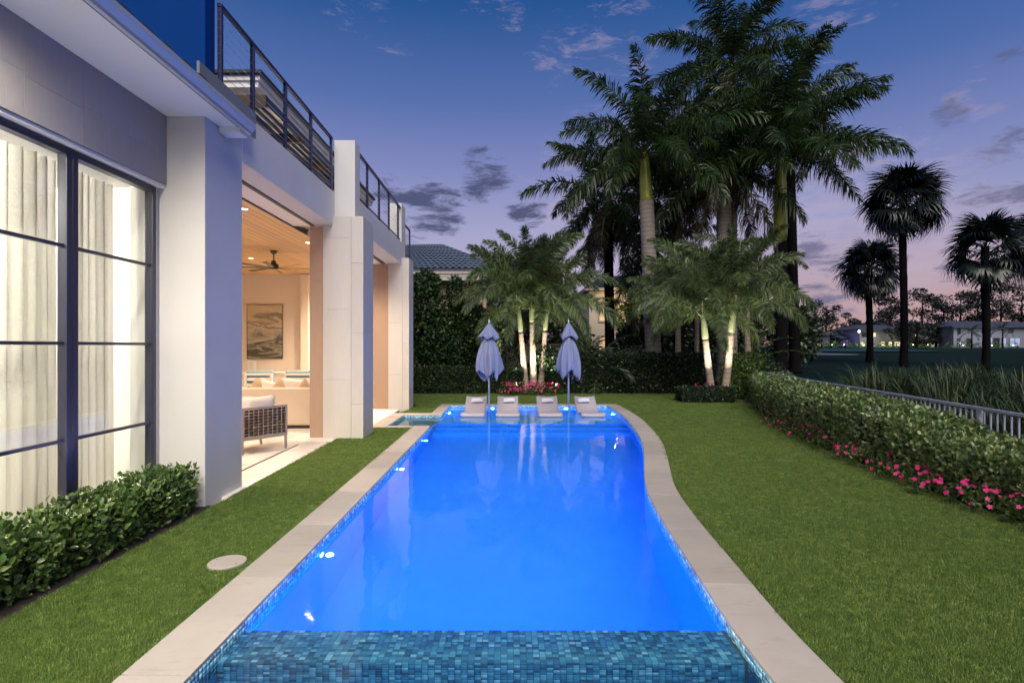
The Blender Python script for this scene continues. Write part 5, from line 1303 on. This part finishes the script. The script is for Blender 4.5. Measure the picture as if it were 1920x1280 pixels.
# ornamental grass clumps beyond the fence
GRM = leafmat('ornamental_grass_blade', (.008,.024,.010), (.034,.066,.022), .6, .2, (.13,.14,.045))
def clump_mesh(seed, n=260, H=1.15):
    rg = np.random.default_rng(seed); V = []; F = []
    for k in range(n):
        a = rg.uniform(0, 2*PI); d0 = rg.random()**.6*.28; h = H*rg.uniform(.5,1.1); ln = rg.uniform(.12,.75)*h; b = a+rg.normal(0,.5); w = rg.uniform(.004,.008); o = len(V)
        x, y = d0*math.cos(a), d0*math.sin(a); cb, sb = math.cos(b), math.sin(b)
        for q in (0,.4,.75):
            xx, yy, zz = x+cb*ln*q**1.8, y+sb*ln*q**1.8, h*(q-.15*q*q*(ln/h)); V += [(xx-sb*w, yy+cb*w, zz),(xx+sb*w, yy-cb*w, zz)]
        V.append((x+cb*ln, y+sb*ln, h*(.92-.3*(ln/h))))
        F += [(o,o+1,o+3),(o,o+3,o+2),(o+2,o+3,o+5),(o+2,o+5,o+4),(o+4,o+5,o+6)]
    return np_mesh('blades', V, F, GRM)
CLM = [clump_mesh(1), clump_mesh(2), clump_mesh(3, 200, 1.0)]
rg_ = random.Random(77)
for k in range(78):
    y = rg_.uniform(6.8, 16.5); fx_ = A.x+fd.x/fd.y*(y-A.y); x = fx_+.5+rg_.random()**.8*(3.5+.25*(y-6))*(.8 if y > 11 else 1.0)
    if y > 12.5 and x < 8.9: continue
    t = thing('grass_clump', 'tall arching ornamental grass clump on the golf course side of the fence', 'grass clump', (x, y, -.15), rg_.uniform(0,6), 'ornamental grasses beyond the fence')
    o = inst('blades', CLM[k % 3], t, Matrix.Identity(4)); o.matrix_parent_inverse = Matrix.Identity(4); s_ = rg_.uniform(.95,1.5); t.scale = (s_, s_, s_); o['kind'] = 'stuff'

# ------------------------------------------------------------------ neighbouring houses
def tiled_slope(p0, p1, p2, p3, name, parent, nrow=16, ncol=34, mat=None):
    """barrel tile slope between eave p0-p1 and ridge p3-p2, courses stepped up the slope"""
    p0, p1, p2, p3 = map(Vector, (p0,p1,p2,p3)); up = ((p3+p2)/2-(p0+p1)/2).normalized(); al = (p1-p0).normalized(); nv = al.cross(up).normalized()
    if nv.z < 0: nv = -nv
    V = []; F = []; sub = 4; nc = ncol*sub
    for j in range(nrow):
        for e, lift in ((0,.05),(1.06,.0)):
            q = (j+e)/nrow; a, b = p0.lerp(p3, min(q,1)), p1.lerp(p2, min(q,1))
            for i in range(nc+1): V.append(tuple(a.lerp(b, i/nc) + nv*(lift+.045*abs(math.sin(PI*i/sub)))))
        o = j*2*(nc+1)
        for i in range(nc): F.append((o+i, o+i+1, o+nc+2+i, o+nc+1+i))
    V += [tuple(a_-nv*.02) for a_ in (p0,p1,p2,p3)]; k = len(V); F.append((k-4,k-3,k-2,k-1))
    o = obj(name, np_mesh(name, V, F, mat or BLUETILE), None, parent); o['kind'] = 'stuff'; return o
BLUETILE = plain('slate_blue_roof_tile', (.12,.16,.23), .5, .35, 2.2)
PEACH = plain('peach_stucco', (.40,.27,.19), .8, .1, 2); CREAMW = plain('cream_stucco', (.55,.48,.38), .8, .08, 2); FASCIA = plain('cream_fascia', (.40,.37,.34), .7, .05, 3)
nb_ = thing('neighbour_house', 'neighbouring house with a blue grey tiled hip roof behind the left trees', 'house', (-5, 28, 0))
MB().box(-12, -1.0, 27.5, 36, 0, 5.05).build('wall', PEACH, nb_)
MB().box(-12.6, -.15, 26.75, 36.6, 5.06, 5.20).box(-12.65, -.10, 26.70, 36.7, 5.201, 5.42).build('fascia', FASCIA, nb_, False, .02)
MB().box(-12.62, -.13, 26.74, 26.9, 4.9, 5.055).build('gutter', FASCIA, nb_)
tiled_slope((-12.7,26.6,5.43),(.0,26.6,5.43),(-3.6,30.2,7.25),(-9.5,30.2,7.25), 'roof_tile', nb_, 15, 42)
tiled_slope((.0,26.6,5.43),(.0,36.7,5.43),(-3.6,33,7.25),(-3.6,30.2,7.25), 'roof_tile', nb_, 15, 30)
for x in (-3.95, -2.4):
    w_ = MB().box(x, x+1.0, 27.44, 27.5, 1.0, 2.6).build('window', FASCIA, nb_); MB().box(x+.08, x+.92, 27.425, 27.438, 1.08, 2.52).build('pane', emit('warm_window', (1,.62,.36), .35) if 'warm_window' not in MATS else MATS['warm_window'], w_)
MB().box(-3.98, -3.6, 27.40, 27.497, 2.9, 4.6).build('shutter', plain('brown_shutter', (.14,.06,.03), .7), nb_)
vl = thing('villa', 'small cream villa with a dark tiled roof seen between the palms', 'house', (8.5, 44, 0))
MB().box(6.4, 9.6, 43, 50, 0, 6.0).build('wall', CREAMW, vl); MB().box(9.61, 11.8, 44.2, 50, 0, 5.4).build('wing_wall', PEACH, vl)
MB().box(6.0, 12.3, 42.6, 50.5, 6.05, 6.25).build('fascia', FASCIA, vl)
tiled_slope((5.9,42.5,6.26),(12.4,42.5,6.26),(10.2,45.5,7.5),(8.0,45.5,7.5), 'roof_tile', vl, 10, 24, ROOFTILE)
for x, z in ((7.1,3.6),(8.4,3.6),(7.1,1.0)):
    w_ = MB().box(x, x+.9, 42.93, 43.0, z, z+1.6).build('window', FASCIA, vl); MB().box(x+.1, x+.8, 42.90, 42.928, z+.1, z+1.5).build('pane', emit('amber_window', (1,.70,.36), .8) if 'amber_window' not in MATS else MATS['amber_window'], w_)
MB().box(9.7, 11.7, 43.2, 44.15, 2.7, 2.85).build('balcony', FASCIA, vl); bw = MB().box(9.7, 11.7, 43.2, 43.23, 3.7, 3.74).build('balcony_rail', BLACK, vl)
for k in range(12): MB().box(9.72+k*.175, 9.74+k*.175, 43.205, 43.225, 2.86, 3.69).build('baluster', BLACK, bw)
lamp('porch_lamp', vl, (8.2, 41.6, 5.4), 90, (1,.72,.4), .1); lamp('porch_lamp', vl, (10.6, 43.6, 5.0), 40, (1,.6,.3), .1)
MB().box(-12, 30, 37.8, 38, 0, 0.05).build('path', SOIL, vl) if False else None
# garden wall behind the planting
gw = thing('garden_wall', 'pale boundary wall glimpsed behind the left shrubs', 'wall', (-1.5, 22.6, 0))
MB().box(-5.2, 2.6, 22.6, 22.75, -.05, 1.75).build('wall_body', CREAMW, gw); MB().box(-5.25, 2.65, 22.56, 22.79, 1.751, 1.82).build('wall_cap', FASCIA, gw)

# far houses across the golf course
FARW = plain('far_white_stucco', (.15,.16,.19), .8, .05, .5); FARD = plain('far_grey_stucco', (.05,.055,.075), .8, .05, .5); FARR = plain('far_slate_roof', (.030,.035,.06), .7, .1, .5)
WIN = emit('lit_far_window', (1,.86,.52), 1.1); WIND = plain('dark_far_window', (.012,.014,.02), .2); WINP = emit('purple_lit_pane', (.30,.16,.95), .8); WINW = emit('cool_lit_pane', (.55,.62,.95), .7)
def far_house(label, u0, u1, Y, veave, vridge, wall, wins, depth=10):
    z0 = gz(0, Y); x0, x1 = (u0-UC)*Y/FPX, (u1-UC)*Y/FPX; ze = CH+(VC-veave)*Y/FPX; zr = CH+(VC-vridge)*Y/FPX; t = thing('far_house', label, 'house', ((x0+x1)/2, Y, z0))
    MB().box(x0, x1, Y, Y+depth, z0-.3, ze).build('wall', wall, t)
    MB().add([(x0-.8,Y-.8,ze),(x1+.8,Y-.8,ze),(x1+.8,Y+depth+.8,ze),(x0-.8,Y+depth+.8,ze),(x0+2.5,Y+depth/2,zr),(x1-2.5,Y+depth/2,zr),
              (x0-.8,Y-.8,ze+.25),(x1+.8,Y-.8,ze+.25),(x1+.8,Y+depth+.8,ze+.25),(x0-.8,Y+depth+.8,ze+.25)],
             [(3,2,1,0),(0,1,7,6),(1,2,8,7),(2,3,9,8),(3,0,6,9),(6,7,5,4),(7,8,5),(8,9,4,5),(9,6,4)]).build('roof', FARR, t)
    for (ua, ub, va, vb, mt) in wins:
        xa, xb = (ua-UC)*Y/FPX, (ub-UC)*Y/FPX; za, zb = CH+(VC-vb)*Y/FPX, CH+(VC-va)*Y/FPX; za = max(za, z0+.05)
        w_ = MB().box(xa, xb, Y-.10, Y-.002, za, zb).build('window', FARD, t)
        npn = max(1, int((xb-xa)/.9)); pw = (xb-xa)/npn
        for k in range(npn): MB().box(xa+k*pw+.08, xa+(k+1)*pw-.08, Y-.12, Y-.101, za+.08, zb-.08).build('pane', mt, w_)
    return t
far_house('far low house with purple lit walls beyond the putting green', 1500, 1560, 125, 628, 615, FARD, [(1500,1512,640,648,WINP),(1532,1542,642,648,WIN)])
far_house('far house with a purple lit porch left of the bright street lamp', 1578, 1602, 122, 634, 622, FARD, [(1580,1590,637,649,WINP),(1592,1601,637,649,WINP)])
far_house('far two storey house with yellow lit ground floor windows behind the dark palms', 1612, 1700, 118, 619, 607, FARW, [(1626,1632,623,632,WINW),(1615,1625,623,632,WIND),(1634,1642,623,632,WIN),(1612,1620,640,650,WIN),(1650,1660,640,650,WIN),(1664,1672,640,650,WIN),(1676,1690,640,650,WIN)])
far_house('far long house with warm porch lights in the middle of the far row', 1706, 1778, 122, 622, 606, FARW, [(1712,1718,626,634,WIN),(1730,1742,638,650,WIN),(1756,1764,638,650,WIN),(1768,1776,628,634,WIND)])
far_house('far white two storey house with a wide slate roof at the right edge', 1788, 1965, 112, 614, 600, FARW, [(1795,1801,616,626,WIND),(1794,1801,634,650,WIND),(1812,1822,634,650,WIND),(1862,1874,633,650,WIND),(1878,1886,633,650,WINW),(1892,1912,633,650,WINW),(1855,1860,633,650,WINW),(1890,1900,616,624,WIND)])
sl = thing('street_lamp', 'bright white street lamp on a pole in front of the far houses', 'street lamp', tuple(P(1611, 648, 112)))
pp = P(1611, 650, 112); MB().tube([(pp.x,pp.y,1.4),(pp.x,pp.y,4.6)], .05, 8).build('pole', BLACK, sl)
MB().lathe([(.0,.22),(.16,.14),(.2,0),(.16,-.14),(.0,-.22)], 12, (pp.x,pp.y,4.8), cap=False).build('lamp_globe', emit('street_lamp_globe', (.85,.95,1), 14), sl)
lamp('bulb', sl, (pp.x, pp.y-.6, 4.8), 160, (.85,.95,1), .2)
# lit planting and lamps along the far houses
L_FARLIT = leafmat('far_lit_shrub_leaf', (.03,.07,.02), (.10,.16,.04), .6, .2)
for i, (u, Y, pw, col_) in enumerate([(1512,118,90,(.5,.4,1)),(1560,116,70,(1,.9,.6)),(1583,118,150,(.42,.25,1)),(1620,113,140,(.9,1,.8)),(1655,114,130,(1,.9,.6)),(1684,114,160,(1,.86,.5)),(1712,116,120,(1,.85,.5)),(1740,117,160,(1,.88,.55)),(1762,117,110,(.9,1,.6)),(1806,109,110,(.7,.75,1)),(1860,108,150,(.75,.75,1)),(1900,108,170,(.7,.72,1))]):
    x = (u-UC)*Y/FPX; z = gz(x, Y); nm = ('violet','warm','violet','pale green','warm','amber','amber','warm','lime','cool','cool','cool')[i]
    t = thing('far_garden_lamp', nm+' garden lamp lighting the far houses, number %d from the left across the golf course' % (i+1) if False else nm+' garden lamp in front of the far houses '+('beyond the putting green','left of the small lit palms','at the purple porch','under the street lamp','left of the tallest palm trunk','right of the tallest palm trunk','before the long house, left','before the long house, middle','before the long house, right','at the white house corner','under the white house balcony','at the far right end')[i], 'garden light', (x, Y, z))
    MB().tube([(x,Y,z),(x,Y,z+.5)], .04, 6).build('post', BLACK, t); MB().lathe([(.0,.62),(.09,.6),(.11,.5),(.0,.48)], 8, (x,Y,z), cap=False).build('lens', LENS_W, t)
    lamp('bulb', t, (x, Y+.3, z+1.0), pw, col_, .1)
    leafy('far_shrub', 'small lit shrub by the far houses '+('beyond the putting green','left of the small lit palms','at the purple porch','under the street lamp','left of the tallest palm trunk','right of the tallest palm trunk','before the long house, left','before the long house, middle','before the long house, right','at the white house corner','under the white house balcony','at the far right end')[i], 'shrub', [(x+1.2,Y+1.5,z+.55,1.3,.6,.7),(x-1.4,Y+1.6,z+.4,1.1,.6,.55)], 240, .35, L_FARLIT, seed=300+i, group='lit shrubs before the far houses')
# far trees
def far_tree(u, vt, vb, Y, wpx, label, seed, kind='pine', group='trees behind the far houses'):
    rg = np.random.default_rng(seed); x = (u-UC)*Y/FPX; z0 = gz(x, Y); zt = CH+(VC-vt)*Y/FPX; zc = CH+(VC-vb)*Y/FPX; wr = wpx*Y/FPX
    t = thing('far_tree', label, 'tree', (x, Y, z0), 0, group); nb = 16 if kind == 'pine' else 10; cs = []
    for k in range(nb):
        q = rg.random(); rr_ = wr*(.45+.55*math.sin(PI*min(.95, .15+q*.8))); cs.append((x+rg.normal(0,.5)*rr_, Y+rg.normal(0,.4)*rr_, zc+(zt-zc)*q*.9, wr*rg.uniform(.22,.42)))
    cnt = 1500 if kind == 'pine' else 1100; i = rg.integers(0, nb, cnt); c = np.array(cs); u_ = nrm_(rg.normal(0,1,(cnt,3)))
    p = c[i,:3]+u_*(c[i,3]*rg.random(cnt)**.4)[:,None]*np.array([1.15,1,.62]); 
    o = obj('crown', leaves_mesh('crown', p, u_+rg.normal(0,.7,(cnt,3)), rg.normal(0,1,(cnt,3)), .55*rg.uniform(.6,1.3,cnt)*Y/125, .8, L_FAR, 4), None, t); o['kind'] = 'stuff'
    tr = MB(); top = Vector((x+.2, Y, zc+(zt-zc)*.75)); tr.tube([(x,Y,z0-.2),(x+.1,Y,(z0+top.z)/2),top], [.28,.22,.08], 7)
    for k in range(0, nb, 2): tr.tube([(x+.1,Y,max(z0+1, c[k,2]-1.6)),((x+c[k,0])/2,(Y+c[k,1])/2,c[k,2]-.6),tuple(c[k,:3])], [.10,.07,.03], 5)
    tr.build('trunk', TR_DARK, t)
for a in [(1548,562,612,128,30,'slender far tree with a loose round crown beyond the green',1,'round'),(1592,586,628,126,24,'far broad tree over the purple lit house',2,'round'),(1525,590,632,132,28,'low far tree mass near the lime shrub',3,'round'),
          (1664,582,625,135,34,'far spreading tree between the two left cabbage palms',4,'round'),(1668,548,610,140,30,'tall far pine left of the tallest cabbage palm',5),(1728,538,612,138,36,'tall far pine just right of the tallest cabbage palm',6),
          (1768,556,612,140,30,'far pine with gaps in its crown, middle of the far row',7),(1800,545,606,138,32,'far pine above the gap left of the white house',8),(1832,540,606,140,32,'far pine over the left end of the white house roof',9),
          (1876,530,600,136,36,'large dense far pine right of the sparse cabbage palm',10),(1915,528,600,138,34,'far pine at the right edge of the photo',11),(1755,600,640,116,20,'dark far tree in front of the middle far house',12,'round'),
          (1718,604,642,115,22,'dark far tree before the warm porch lights',13,'round'),(1690,596,636,114,22,'dark round far tree behind the tallest palm trunk',14,'round'),(1490,598,645,70,34,'dark tree mass right of the yellow green palm shaft',15,'round'),(1508,570,625,75,18,'thin dark tree beside the royal palm',16,'round'),
          (1640,600,642,128,20,'small far tree behind the shortest cabbage palm',17,'round'),(1950,535,600,140,34,'far pine beyond the right edge',18)]:
    far_tree(*a)
for u, v, Y, sc, lb in ((1541,622,108,1.0,'small lit palm beyond the putting green, left one'),(1558,618,110,1.1,'small lit palm beyond the putting green, right one'),(1585,640,104,.8,'smallest far palm near the purple porch'),(1822,622,106,1.3,'small spreading palm in front of the white far house'),(1880,616,106,1.2,'small palm before the cool lit windows of the white house')):
    x = (u-UC)*Y/FPX; zt = CH+(VC-v)*Y/FPX; palm('small_palm', lb, (x,Y,gz(x,Y)), (x,Y,max(zt,gz(x,Y)+.8)), .13, .11, TR_DARK, 'far', 11, 0, None, .1, (75,50,25,0), seed=int(u), scale=sc*.8)
